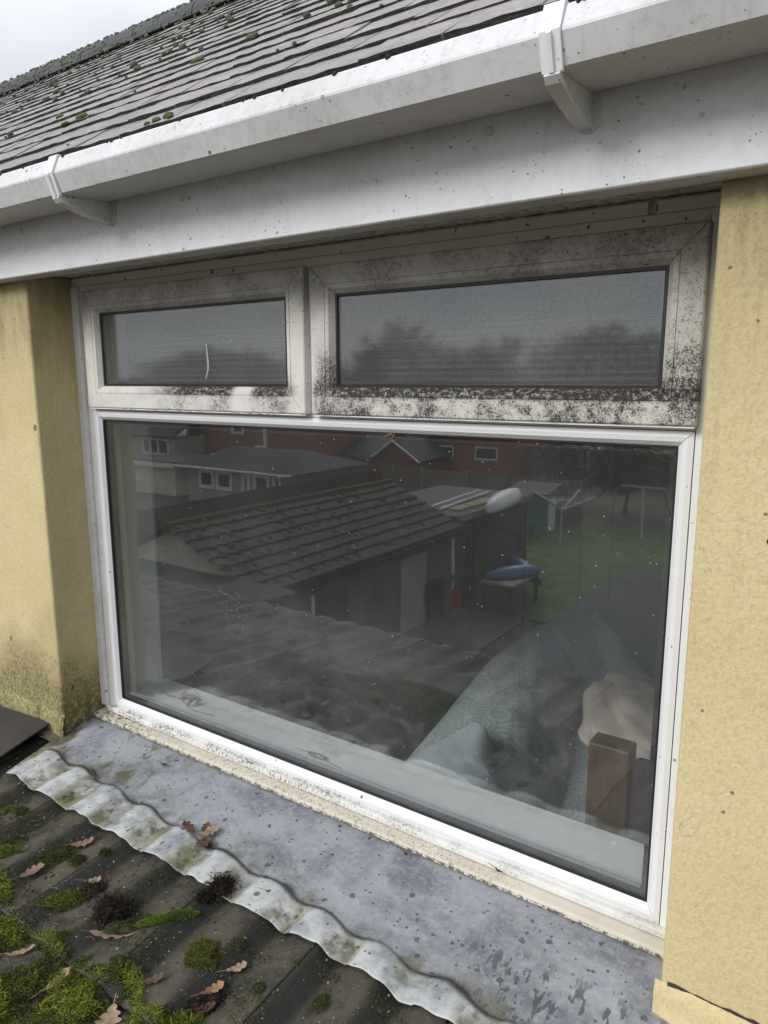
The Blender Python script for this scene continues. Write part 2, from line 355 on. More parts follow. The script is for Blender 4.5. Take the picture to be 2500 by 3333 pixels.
def m_blind():
    t = NT('pleated_blind_fabric'); P = t.pos(); n = t.noise(120, 3, .6, P); x, y, z = t.xyz(P)
    c = t.mix(t.ss(n, .35, .65), (.10,.10,.10), (.15,.15,.147)); 
    ln = t.ss(t.noise(1, 3, .6, t.map(P, (2.5, 2.5, 420))), .5, .62)
    c = t.mix(t.mul(ln, .6), c, (.03,.03,.03)); return t.pbr(c, .9, spec=.1)
M['blind'] = m_blind()
M['tape'] = simple('pale_tape', (.36,.39,.40), .4)
M['debris'] = simple('dark_litter', (.022,.018,.015), .9, 80, .5, .5)
M['brick'] = m_brick()
M['white'] = simple('white_paint', (.9,.9,.89), .5)
M['winglass'] = simple('house_window_glass', (.03,.035,.035), .1)
M['grey_wall'] = simple('grey_render', (.42,.44,.38), .9, 1, .1)
M['cream_wall'] = simple('cream_render', (.78,.71,.58), .9, 1.4, .12)
M['slate_roof'] = m_roofing('grey_roof_tiles', (.045,.047,.05), (.075,.076,.08))
M['brown_roof'] = m_roofing('mossy_brown_tiles', (.045,.040,.036), (.085,.072,.06))
M['felt'] = simple('grey_felt', (.075,.082,.088), .85, 3, .15)
M['felt_pale'] = simple('pale_felt', (.15,.155,.15), .85, 3, .15)
M['fence'] = m_wood('grey_fence_wood', (.20,.175,.145), (.34,.30,.25), (12, 12, 1.5), .9)
M['dark_fence'] = m_wood('dark_fence_wood', (.075,.07,.058), (.14,.13,.10), (12, 12, 1.5), .9)
M['concrete'] = simple('concrete_post', (.33,.31,.28), .9, 6, .15)
M['grass'] = simple('lawn_grass', (.11,.15,.055), .95, 3, .3)
M['ground'] = simple('garden_ground', (.12,.11,.085), .95, 1.2, .35)
M['paving'] = simple('paving_slabs', (.16,.15,.135), .9, 2, .2)
M['kayak'] = simple('blue_plastic', (.07,.15,.29), .4)
M['turq'] = simple('turquoise_shed_paint', (.14,.26,.25), .6)
M['red'] = simple('red_plastic', (.45,.03,.015), .4)
M['steel'] = simple('grey_metal', (.70,.71,.71), .4)
M['ply'] = simple('weathered_plywood', (.42,.34,.22), .8, 5, .15)
M['brown_wall'] = simple('brown_stained_wall', (.20,.155,.12), .9, 2, .3)
M['bark'] = simple('bark', (.09,.075,.055), .95, 8, .3)
M['leafg'] = m_moss('evergreen_leaves', (.028,.05,.014), (.06,.09,.025))
M['leafb'] = m_moss('winter_twigs', (.055,.045,.032), (.10,.085,.055))
M['dark_leafg'] = m_moss('dark_conifer', (.022,.035,.016), (.045,.06,.028))

# ---------------------------------------------------------------- mesh helpers
def link(o, parent=None):
    COL.objects.link(o)
    if parent: o.parent = parent
    return o
def tag(o, label=None, cat=None, group=None, kind=None):
    if label: o['label'] = label
    if cat: o['category'] = cat
    if group: o['group'] = group
    if kind: o['kind'] = kind
    return o
def empty(name, loc=(0,0,0), rz=0, **k):
    o = bpy.data.objects.new(name, None); o.location = loc; o.rotation_euler.z = rz; o.empty_display_size = .1
    COL.objects.link(o); return tag(o, **k)
class MB:
    def __init__(s): s.v = []; s.f = []
    def add(s, vs, fs):
        o = len(s.v); s.v += [tuple(v) for v in vs]; s.f += [tuple(i+o for i in f) for f in fs]; return s
    def box(s, x0, x1, y0, y1, z0, z1):
        if x0 > x1: x0, x1 = x1, x0
        if y0 > y1: y0, y1 = y1, y0
        if z0 > z1: z0, z1 = z1, z0
        return s.add([(x0,y0,z0),(x1,y0,z0),(x1,y1,z0),(x0,y1,z0),(x0,y0,z1),(x1,y0,z1),(x1,y1,z1),(x0,y1,z1)],
                     [(0,3,2,1),(4,5,6,7),(0,1,5,4),(1,2,6,5),(2,3,7,6),(3,0,4,7)])
    def tube(s, pts, r, n=8, r2=None):
        pts = [Vector(p) for p in pts]; rings = []; k = len(pts)
        up = Vector((0,0,1))
        for i, p in enumerate(pts):
            d = (pts[min(i+1,k-1)]-pts[max(i-1,0)]).normalized()
            a = d.cross(up if abs(d.z) < .95 else Vector((1,0,0))).normalized(); b = a.cross(d)
            rr = r if r2 is None else r+(r2-r)*i/(k-1)
            rings.append([p+a*rr*cos(2*pi*j/n)+b*rr*sin(2*pi*j/n) for j in range(n)])
        vs = [v for q in rings for v in q]; fs = []
        for i in range(k-1):
            for j in range(n): fs.append((i*n+j, i*n+(j+1)%n, (i+1)*n+(j+1)%n, (i+1)*n+j))
        fs.append(tuple(range(n))[::-1]); fs.append(tuple((k-1)*n+j for j in range(n)))
        return s.add(vs, fs)
    def prism(s, prof, x0, x1):          # closed profile of (y,z), extruded along x
        n = len(prof); vs = [(x0,a,b) for a,b in prof]+[(x1,a,b) for a,b in prof]
        fs = [(i,(i+1)%n,(i+1)%n+n,i+n) for i in range(n)]+[tuple(range(n))[::-1], tuple(range(n,2*n))]
        return s.add(vs, fs)
    def slab(s, poly, z0, z1):           # horizontal polygon slab
        n = len(poly); vs = [(a,b,z0) for a,b in poly]+[(a,b,z1) for a,b in poly]
        return s.add(vs, [(i,(i+1)%n,(i+1)%n+n,i+n) for i in range(n)]+[tuple(range(n))[::-1], tuple(range(n,2*n))])
    def quad(s, a, b, c, d, th=.03):      # thick quad
        a,b,c,d = map(Vector,(a,b,c,d)); nn = (b-a).cross(d-a).normalized()*th
        return s.add([a,b,c,d,a-nn,b-nn,c-nn,d-nn], [(0,1,2,3),(7,6,5,4),(0,4,5,1),(1,5,6,2),(2,6,7,3),(3,7,4,0)])
    def build(s, name, mat, parent=None, smooth=False, bevel=0, seg=2):
        me = bpy.data.meshes.new(name); me.from_pydata(s.v, [], s.f); me.update()
        if mat: me.materials.append(M[mat] if isinstance(mat, str) else mat)
        import bmesh
        bm = bmesh.new(); bm.from_mesh(me); bmesh.ops.recalc_face_normals(bm, faces=bm.faces); bm.to_mesh(me); bm.free()
        if smooth: me.shade_smooth()
        o = bpy.data.objects.new(name, me); link(o, parent)
        if bevel:
            b = o.modifiers.new('b', 'BEVEL'); b.width = bevel; b.segments = seg; b.limit_method = 'ANGLE'; b.angle_limit = radians(40); b.harden_normals = False
        return o
def box(name, mat, parent, *a, bevel=0): return MB().box(*a).build(name, mat, parent, bevel=bevel)
def npmesh(name, V, F, mat, parent=None, cols=None, smooth=False, attrs=None):
    me = bpy.data.meshes.new(name); V = np.asarray(V, np.float32); F = np.asarray(F, np.int32); k = F.shape[1]
    me.vertices.add(len(V)); me.vertices.foreach_set('co', V.ravel()); me.loops.add(F.size); me.loops.foreach_set('vertex_index', F.ravel())
    me.polygons.add(len(F)); me.polygons.foreach_set('loop_start', np.arange(0, F.size, k, dtype=np.int32)); me.update(calc_edges=True); me.validate()
    if cols is not None:
        a = me.color_attributes.new('col', 'FLOAT_COLOR', 'POINT'); c = np.ones((len(V), 4), np.float32); c[:, :3] = cols; a.data.foreach_set('color', c.ravel())
    for nm, vals in (attrs or {}).items():
        a = me.attributes.new(nm, 'FLOAT', 'POINT'); a.data.foreach_set('value', np.asarray(vals, np.float32))
    if smooth: me.shade_smooth()
    me.materials.append(M[mat] if isinstance(mat, str) else mat)
    return link(bpy.data.objects.new(name, me), parent)
def grid_faces(nx, ny, off=0):
    i = np.arange(nx-1)[:, None]*ny+np.arange(ny-1)[None, :]; i = i.ravel()+off
    return np.stack([i, i+ny, i+ny+1, i+1], 1)
def ico(sub):
    import bmesh
    bm = bmesh.new(); bmesh.ops.create_icosphere(bm, subdivisions=sub, radius=1)
    v = np.array([p.co[:] for p in bm.verts]); f = np.array([[q.index for q in p.verts] for p in bm.faces]); bm.free(); return v, f
ICO = {1: ico(1), 2: ico(2), 3: ico(3), 5: ico(5)}
def fn(x, y, z=0., s=1.): return mnoise.noise(Vector((x*s, y*s, z*s)))

def ring(name, x0, x1, z0, z1, prof, mat, parent, gap=.0006, bevel=0):
    """mitred frame of four members; prof = [(inset, y), ...] from the outside in"""
    mb = MB(); P = [[] for _ in range(4)]
    n = len(prof)
    for side in range(4):
        vs = []
        for ins, y in prof:
            xa, xb, za, zb = x0+ins, x1-ins, z0+ins, z1-ins
            if side == 0: a, b = (xa+gap, y, za), (xb-gap, y, za)
            elif side == 1: a, b = (xb, y, za+gap), (xb, y, zb-gap)
            elif side == 2: a, b = (xb-gap, y, zb), (xa+gap, y, zb)
            else: a, b = (xa, y, zb-gap), (xa, y, za+gap)
            vs += [a, b]
        fs = [(2*i, 2*i+1, 2*((i+1)%n)+1, 2*((i+1)%n)) for i in range(n)]
        fs += [tuple(2*i for i in range(n)), tuple(2*i+1 for i in range(n))[::-1]]
        mb.add(vs, fs)
    return mb.build(name, mat, parent, bevel=bevel)

# ================================================================ THE HOUSE: walls
G = -5.2                                   # ground level, the eye is 5.2 m above it
XL, XR = -2.15, -.245                      # window opening
YW = -.155                                 # face of the rendered wall
def wallpatch(name, x0, x1, z0, z1, label):
    mb = MB().box(x0, x1, YW, .2, z0, z1)
    return tag(mb.build(name, 'render', None, bevel=.008, seg=3), label, kind='structure')
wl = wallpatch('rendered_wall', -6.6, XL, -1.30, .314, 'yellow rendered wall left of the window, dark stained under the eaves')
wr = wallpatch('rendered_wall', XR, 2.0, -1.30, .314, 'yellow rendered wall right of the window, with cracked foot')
tag(MB().box(XL+.002, XR-.002, .022, .2, -1.30, -1.118).build('wall', 'render'), 'low wall below the window opening', kind='structure')
# render stop fillets at the foot of both walls
def fillet(x0, x1, z_top, z_bot, proud, parent, seed, gapx=None):
    nx, ny = int((x1-x0)/.008)+2, 7
    V = []
    for i in range(nx):
        x = x0+(x1-x0)*i/(nx-1)
        for j in range(ny):
            t = j/(ny-1)
            zt = z_top+.006*fn(x, seed, 0, 14)+.003*fn(x, seed, 5, 60)
            zb = z_bot+.004*fn(x, seed+3, 0, 11)
            y = YW-.003-proud*(.25+.75*t)*min(1, .15+abs(x-x0)/.06)-.004*fn(x, t, seed, 25)-.002*fn(x, t, seed, 70)
            if gapx and abs(x-gapx) < .006: y += proud*1.0
            V.append((x, y if j else YW+.001, zt+(zb-zt)*t))
    return npmesh('render_fillet', V, grid_faces(nx, ny), 'render', parent, smooth=True)
fillet(-3.6, XL+.012, -1.085, -1.172, .012, wl, 1, -2.285)
fillet(XR-.010, 2.0, -1.085, -1.170, .016, wr, 9)
# open crack above the right fillet: dark jagged strip
mbk = MB(); pv = []
xs = np.linspace(XR+.012, .35, 46)
up = [(x, YW-.0015, -1.0885+.007*fn(x, 1, 0, 16)+.004*fn(x, 2, 0, 60)+.006) for x in xs]
lo = [(x, YW-.0015, -1.0885+.007*fn(x, 1, 0, 16)-(.003+.017*max(0, sin((x+.23)*9))*max(0,.5+fn(x, 7, 0, 22)))) for x in xs]
mbk.add(up+lo, [(i, i+1, i+1+len(xs), i+len(xs)) for i in range(len(xs)-1)])
mbk.build('crack', 'slate', wr)

# ================================================================ WINDOW
win = empty('window', (0,0,0), label='white upvc casement window under the eaves, mould on its top sashes', cat='window')
# fixed frame: one ring, jamb faces and transom/mullion
FX0, FX1, FZ0, FZ1 = XL, -.237, -1.116, .288
MB().box(FX0, -2.088, 0, .07, FZ0, FZ1).build('jamb', 'frame_left', win, bevel=.002)
MB().box(FX0, -2.118, -.012, -.0005, -1.10, .286).build('jamb_trim', 'frame_left', win, bevel=.0015)
MB().box(-.286, FX1, 0, .07, FZ0, FZ1).build('jamb', 'frame', win, bevel=.002)
MB().box(-2.0875, -.2865, .0, .07, .262, .288).build('head', 'board', win, bevel=.002)
MB().box(-2.0875, -.2865, .001, .07, -.092, -.060).build('transom', 'frame', win, bevel=.002)
MB().box(-1.196, -1.156, .001, .07, -.0595, .2615).build('mullion', 'frame', win, bevel=.002)
MB().box(-2.0875, -.2865, .0, .07, FZ0, -1.0925).build('bottom_rail', 'joint', win, bevel=.002)
MB().box(-2.117, -.2385, -.016, -.0005, -1.1135, -1.0965).build('drip_moulding', 'joint', win, bevel=.003)
# glazing bead ring of the big light
ring('glazing_bead', -2.0865, -.2875, -1.0915, -.093, [(0,.004),(0,-.001),(.010,-.003),(.019,-.001),(.0275,.008),(.0275,.03),(0,.03)], 'frame', win)
ring('gasket', -2.0595, -.3145, -1.0645, -.120, [(0,.0085),(.0045,.0085),(.0055,.0125),(.0055,.03),(0,.03)], 'black', win, 0)
big = MB().box(-2.058, -.316, .0135, .0175, -1.063, -.1215).build('pane', 'glass', win)
ring('spacer_bar', -2.056, -.318, -1.061, -.1235, [(0,.020),(.013,.020),(.013,.034),(0,.034)], 'black', win, 0)
mbs = MB().box(-2.04, -.334, .0215, .0335, -1.0470, -1.0445)
mbs.build('spacer_strip', 'spacer', win)
md = MB()
for i in range(330):
    x = -2.03+i*.00512; md.box(x, x+.0017, .0255, .0272, -1.0444, -1.0440)
od = md.build('spacer_holes', 'dot', win); tag(od, kind='stuff')
MB().box(-2.10, -.27, .040, .068, -1.10, -1.064).build('inner_frame', 'in_board', win, bevel=.003)
MB().box(-2.105, -2.056, .040, .068, -1.0635, .28).build('inner_frame', 'in_wall', win, bevel=.003)
MB().box(-.318, -.27, .040, .068, -1.0635, .28).build('inner_frame', 'in_wall', win, bevel=.003)
SPRO = [(0,-.001),(0,-.020),(.003,-.0225),(.0435,-.0225),(.0440,-.0205),(.0452,-.0205),(.0457,-.0225),(.0555,-.0215),(.066,-.008),(.066,.02),(0,.02)]
for nm, x0, x1, z0, z1, lab in (('a', -2.081, -1.187, -.083, .268, 'top hung sash on the left, cleaner, with a wiped patch in its mould'), ('b', -1.166, -.282, -.083, .2645, 'top hung sash on the right, heavily spotted with black mould')):
    s = ring('sash', x0, x1, z0, z1, SPRO, 'sash', win); s['label'] = lab
    g = ring('gasket', x0+.0665, x1-.0665, z0+.0665, z1-.0665, [(0,-.0085),(.0055,-.0085),(.007,-.005),(.007,.02),(0,.02)], 'black', s, 0)
    p = MB().box(x0+.0685, x1-.0685, -.0045, -.0005, z0+.0685, z1-.0685).build('pane', 'glass_up', s)
    ring('spacer_bar', x0+.068, x1-.068, z0+.068, z1-.068, [(0,.003),(.012,.003),(.012,.016),(0,.016)], 'black', s, 0)
    MB().box(x0+.004, x1-.004, -.019, -.002, z0-.0035, z0-.0005).build('drip_bar', 'joint', s)
    if nm == 'a':
        tp = [Vector((-1.550+.004*sin(t*pi*.7)-.020*max(0,t-.72)*2, -.0052, .098-.094*t)) for t in np.linspace(0, 1, 12)]
        mt = MB(); wv = .0036
        mt.add([(p_.x-wv*(1-.4*abs(2*i/11-1)), p_.y, p_.z) for i, p_ in enumerate(tp)]+[(p_.x+wv*(1-.4*abs(2*i/11-1)), p_.y, p_.z) for i, p_ in enumerate(tp)], [(i, i+12, i+13, i+1) for i in range(11)])
        tag(mt.build('sticky_tape', 'tape'), 'curved pale strip of tape stuck on the left top pane', 'tape')
# cill
mb = MB().prism([(.02,-1.1165),(-.010,-1.1165),(-.040,-1.1195),(-.046,-1.122),(-.047,-1.132),(-.043,-1.136),(-.038,-1.133),(-.036,-1.126),(.02,-1.126)], XL+.003, XR-.003)
cl = mb.build('cill', 'sill', win, bevel=.0008)
MB().box(-2.1465, -.25, .0, .019, -1.16, -1.1265).build('cill_upstand', 'mortar', win)

# head board, soffit, fascia, gutter
hb = tag(MB().box(XL+.001, -.392, -.006, .019, .2885, .3140).build('head_board', 'board', bevel=.001), 'cream board strip above the window under the fascia', kind='structure')
MB().box(-.378, XR-.001, -.006, .019, .2885, .3140).build('board_end', 'board', hb, bevel=.001)
MB().box(-.392, -.378, -.004, .019, .2885, .3140).build('board_joint', 'mortar', hb)
MB().box(XL, XR, .0005, .008, .2765, .288).build('quadrant_trim', 'board', hb)
tag(MB().box(-6.6, 2.0, -.1545, .25, .3145, .335).build('soffit', 'mortar'), 'dark grey soffit behind the fascia', kind='structure')
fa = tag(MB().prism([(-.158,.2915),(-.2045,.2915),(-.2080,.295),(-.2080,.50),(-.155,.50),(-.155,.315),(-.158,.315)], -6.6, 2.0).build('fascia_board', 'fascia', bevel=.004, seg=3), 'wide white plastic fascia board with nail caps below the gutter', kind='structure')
for x in (-3.4, -2.735, -2.058, -1.383, -.607, .07):
    v, f = ICO[2]; o = npmesh('nail_cap', v*np.array([.0085,.0035,.0085])+np.array([x,-.209,.412+.006*fn(x,1)]), f, 'gutter', fa, smooth=True)
def m_crk(): pass
gu = empty('gutter', (0,0,0), label='dirty white square-line gutter running along the eaves above the window', cat='gutter')
out_ = [(-.211,.508),(-.211,.440),(-.216,.434),(-.342,.4255),(-.3475,.4285),(-.3635,.467),(-.3635,.471),(-.3500,.503),(-.3465,.507),(-.341,.506)]
inn = [(-.3405,.5035),(-.347,.500),(-.3600,.470),(-.3445,.4315),(-.341,.4290),(-.217,.4370),(-.2145,.440),(-.2145,.508)]
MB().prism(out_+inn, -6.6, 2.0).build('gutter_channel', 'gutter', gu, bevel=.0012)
for bx in (-2.60, -1.650, -.437, .78):
    b = empty('bracket', (0,0,0)); b.parent = gu
    wdt = .0155
    strap = [(-.333,.511),(-.348,.5125),(-.3530,.510),(-.3690,.470),(-.3525,.4215),(-.3480,.4200),(-.3460,.4245),(-.3480,.4285),(-.3640,.467),(-.3640,.471),(-.3500,.505),(-.3460,.5085),(-.333,.508)]
    MB().prism(strap, bx-wdt, bx+wdt).build('strap', 'frame', b, bevel=.001)
    MB().prism([(-.3525,.4215),(-.355,.4180),(-.347,.4085),(-.300,.3955),(-.250,.3870),(-.214,.3825),(-.2085,.385),(-.2085,.389),(-.250,.3925),(-.300,.4010),(-.3475,.4195)], bx-.012, bx+.012).build('arm', 'gutter', b, bevel=.001)
    MB().prism([(-.350,.4190),(-.300,.4005),(-.250,.392),(-.209,.3885),(-.209,.4335),(-.340,.4250)], bx+.006, bx+.009).build('web', 'gutter', b)
    MB().prism([(-.3600,.470),(-.3690,.469),(-.3735,.465),(-.3560,.420),(-.350,.424)], bx-.0035, bx+.0035).build('rib', 'frame', b)
    pts = [(cos(a)*.019, sin(a)*.019) for a in np.linspace(pi, 2*pi, 12)]
    pf = [(bx+.004+px, .397+pz) for px, pz in pts]+[(bx+.023, .436), (bx-.015, .436)]
    n_ = len(pf); MB().add([(a, -.2085, c) for a, c in pf]+[(a, -.2125, c) for a, c in pf], [(i,(i+1)%n_,(i+1)%n_+n_,i+n_) for i in range(n_)]+[tuple(range(n_)), tuple(range(n_,2*n_))[::-1]]).build('foot_plate', 'gutter', b, bevel=.0008)

# ================================================================ UPPER ROOF: plain tiles, 37 degrees
RA = math.atan(.75); ca, sa = cos(RA), sin(RA); Y0, Z0, GA = -.29, .5165, .1146
TW, TL, TH = .165, .265, .0105
roof = tag(MB().quad((-6.6, Y0+.06*ca, Z0+.06*sa-.012), (2.0, Y0+.06*ca, Z0+.06*sa-.012), (2.0, 1.38, Z0+1.67*.75-.025), (-6.6, 1.38, Z0+1.67*.75-.025), .04).build('roof', 'dark'), 'weathered grey plain tile roof above the gutter, dotted with moss', kind='structure')
MB().quad((2.0, 3.6, .35), (-6.6, 3.6, .35), (-6.6, 1.43, Z0+1.67*.75-.03), (2.0, 1.43, Z0+1.67*.75-.03), .04).build('rear_slope', 'slate_roof', roof)
for xg in (-6.55, 1.95):
    MB().add([(xg,-.1,.34),(xg,3.5,.34),(xg,1.42,1.72),(xg+.05,-.1,.34),(xg+.05,3.5,.34),(xg+.05,1.42,1.72)], [(0,1,2),(3,5,4),(0,3,4,1),(1,4,5,2),(2,5,3,0)]).build('gable_end', 'render', roof)
def tile_mesh(seed):
    nx, ny = 9, 5; V = []; E = []
    for side in (0, 1):
        for i in range(nx):
            x = (i/(nx-1)-.5)*(TW-.003)
            for j in range(ny):
                y = j/(ny-1)*TL
                if j == 0: y += .0022*fn(x, seed, 0, 60)+.001*fn(x, seed, 2, 200)
                top = .0018*fn(x, y, seed, 22)+.0009*fn(x, y, seed+4, 90)-.0022*(2*x/TW)**2*0
                V.append((x, y, top if side == 0 else -TH)); E.append(0)
    F = list(map(tuple, grid_faces(nx, ny)))+[tuple(q[::-1]) for q in grid_faces(nx, ny, nx*ny)]
    o = nx*ny
    # front edge: own verts so that the dark, mossy nose stays crisp
    b = len(V)
    for i in range(nx):
        V.append(V[i*ny]); E.append(1)
    for i in range(nx):
        V.append(V[o+i*ny]); E.append(1)
    for i in range(nx-1): F.append((b+i, b+nx+i, b+nx+i+1, b+i+1))
    for j in range(ny-1):
        F.append((j, j+1, o+j+1, o+j)); k = (nx-1)*ny; F.append((k+j, o+k+j, o+k+j+1, k+j+1))
    return npmesh_data(V, F, E)
def npmesh_data(V, F, E):
    me = bpy.data.meshes.new('plain_tile'); me.from_pydata([tuple(map(float, v)) for v in V], [], [tuple(int(a) for a in f) for f in F]); me.update()
    a = me.attributes.new('edge', 'FLOAT', 'POINT'); a.data.foreach_set('value', np.array(E, np.float32)); me.materials.append(M['uptile']); return me
TM = [tile_mesh(s) for s in range(4)]
cand = []
NC = 19; CAMP = Vector((0,-1.4,0)); fw = cam.rotation_euler.to_matrix()
for k in range(NC):
    for i in range(52):
        x = -6.5+TW*(i+(.5 if k % 2 else 0))
        tt = k*GA; p = Vector((x, Y0+tt*ca, Z0+tt*sa))
        l = fw.transposed() @ (p-CAMP); vis = l.z < 0 and abs(l.x/-l.z) < .60 and abs(l.y/-l.z) < .76
        cand.append((0 if vis else 1, (p-CAMP).length, k, x, p))
cand.sort(key=lambda c: (c[0], c[1]))
far = MB(); farE = []
for n_, (iv, d, k, x, p) in enumerate(cand):
    rz = random.uniform(-.012, .012); rx = RA-.048+random.uniform(-.009, .009)+(random.random() < .03)*.02; off = random.uniform(0, .003)
    me = TM[random.randrange(4)]
    q = p+Vector((random.uniform(-.0012,.0012), -sa*(.024+off), ca*(.024+off)))-Vector((0, ca, sa))*(random.uniform(0, .005)+(random.random() < .02)*.012)
    if n_ < 296 and iv == 0:
        o = bpy.data.objects.new('tile', me); o.location = q; o.rotation_euler = (rx, 0, rz); link(o, roof)
    else:
        from mathutils import Matrix
        mt_ = Matrix.Translation(q) @ Matrix.Rotation(rz, 4, 'Z') @ Matrix.Rotation(rx, 4, 'X')
        far.add([mt_ @ v.co for v in me.vertices], [tuple(pl.vertices) for pl in me.polygons]); farE += [a.value for a in me.attributes['edge'].data]
fo = npm = None
me = bpy.data.meshes.new('further_tiles'); me.from_pydata(far.v, [], far.f); me.update(); a = me.attributes.new('edge', 'FLOAT', 'POINT'); a.data.foreach_set('value', np.array(farE, np.float32)); me.materials.append(M['uptile'])
tag(link(bpy.data.objects.new('further_tiles', me), roof), kind='stuff')
# ridge tiles
for i in range(19):
    x0 = -6.6+i*.455; mb = MB(); n = 12; r = .115; cz = Z0+1.67*.75-.035; cyy = 1.40
    rr = [(r+.012*0, r-.012)]
    vs = []
    for xx in (x0, x0+.448):
        for rad in (r, r-.014):
            for j in range(n+1):
                a = pi*j/n; vs.append((xx, cyy-cos(a)*rad*1.15, cz+sin(a)*rad))
    m_ = n+1; fs = []
    for j in range(n):
        fs += [(j, j+1, 2*m_+j+1, 2*m_+j), (m_+j, 3*m_+j, 3*m_+j+1, m_+j+1), (j, m_+j, m_+j+1, j+1), (2*m_+j, 2*m_+j+1, 3*m_+j+1, 3*m_+j)]
    fs += [(0, 2*m_, 3*m_, m_), (n, m_+n, 3*m_+n, 2*m_+n)]
    mb.add(vs, fs).build('ridge_tile', 'felt', roof, smooth=False)

# moss cushions on the upper roof
def blobs(name, items, mat, parent, sub=2, kind='stuff', **k):
    v, f = ICO[sub]; V = []; F = []; o = 0
    for (c, r, hgt, nrm, sd) in items:
        d = v.copy(); nn = np.array([fn(*(p*2.2+sd)) for p in v]) if sub > 1 else rng.uniform(-.3, .3, len(v))
        d = d*(1+.28*nn)[:, None]
        nrm = Vector(nrm).normalized(); t1 = nrm.cross(Vector((1,.01,0))).normalized(); t2 = nrm.cross(t1)
        R_ = np.array([t1[:], t2[:], nrm[:]])
        V.append((d*np.array([r, r*random.uniform(.8, 1.5), hgt])) @ R_+np.array(c)); F.append(f+o); o += len(v)
    return tag(npmesh(name, np.concatenate(V), np.concatenate(F), mat, parent, smooth=True), kind=kind, **k)
N_UP = (0, -sa, ca)
def roof_pt(x, t, h=.022): return (x, Y0+t*ca-sa*h, Z0+t*sa+ca*h)
it = []
for _ in range(520):
    k = min(NC-1, int(abs(random.gauss(0, 1))*3)+random.randrange(0, NC)) if random.random() < .5 else random.randrange(4, NC)
    x = random.uniform(-5.6, .6); 
    if random.random() < .5: x = random.uniform(-5.2, -2.2)
    if fn(x, k*.11, 3, 2.0) < -.12: continue
    r = abs(random.gauss(0, .006))+.0035
    it.append((roof_pt(x, k*GA+random.uniform(-.012, .015), .026), r, r*random.uniform(.6, 1.2), N_UP, random.random()*9))
blobs('moss_cushions', it, 'moss_dull', roof)
it = []
for x, t, r in ((-3.02,.37,.020),(-2.93,.40,.016),(-2.55,.13,.014),(-2.02,.36,.018),(-2.08,.34,.013),(-1.36,.02,.012),(-1.33,.03,.012),(-1.31,.015,.009),(-1.385,.015,.008),(-.66,.26,.014),(-2.30,.50,.016),(-1.75,.62,.018),(-1.60,.70,.016),(-3.3,.55,.022),(-3.36,.56,.017),(-3.6,.7,.022),(-1.72,.05,.005)):
    r *= .72; it.append((roof_pt(x, t, .025), r*1.3, r*.75, N_UP, random.random()*9))
blobs('green_moss_cushions', it, m_moss('moss_green_up', (.05,.062,.02), (.11,.125,.05)), roof)
it = []
for _ in range(1300):                      # crumbs of moss in the joints under the tile noses
    k = random.randrange(1, 12); x = random.uniform(-4.2, .3); r = random.uniform(.0015, .0042)
    it.append((roof_pt(x, k*GA-.002, .018), r, r, N_UP, 0))
blobs('moss_crumbs', it, 'moss_dark', roof, sub=1)
it = []
for _ in range(3200):
    x = random.uniform(-6.5, 1.9); a = random.uniform(-.15, 1.6)
    if fn(x, a, 0, 1.3) < -.2 and random.random() < .8: continue
    r = random.uniform(.003, .010)
    it.append(((x, 1.40-cos(a)*.132, Z0+1.67*.75-.035+sin(a)*.118), r, r*.8, (0, -cos(a), sin(a)), random.random()*9))
blobs('ridge_moss', it, m_moss('moss_ridge', (.10,.105,.07), (.21,.215,.14)), roof, sub=1)
# litter on the gutter lip
it = []
for x in (-2.35,-2.30,-1.88,-1.79,-1.46,-1.44,-1.405,-1.21,-1.04,-1.02,-.945,-.932,-.41,-.402,-.395,-.40,.02,.05,-2.0,-1.62,-.83,-.72):
    r = random.uniform(.0015, .0042); it.append(((x+random.uniform(-.01,.01), -.349, .507-random.uniform(0,.004)), r, r*1.2, (0,-.5,1), random.random()*9))
tag(blobs('gutter_litter', it, 'debris', None), 'dark crumbs of moss and litter along the gutter lip', 'litter')
# rear wall and attic closure so that no daylight leaks in
tag(MB().box(-6.6, 2.0, 3.45, 3.6, -1.95, .40).build('rear_wall', 'render'), 'rear house wall', kind='structure')

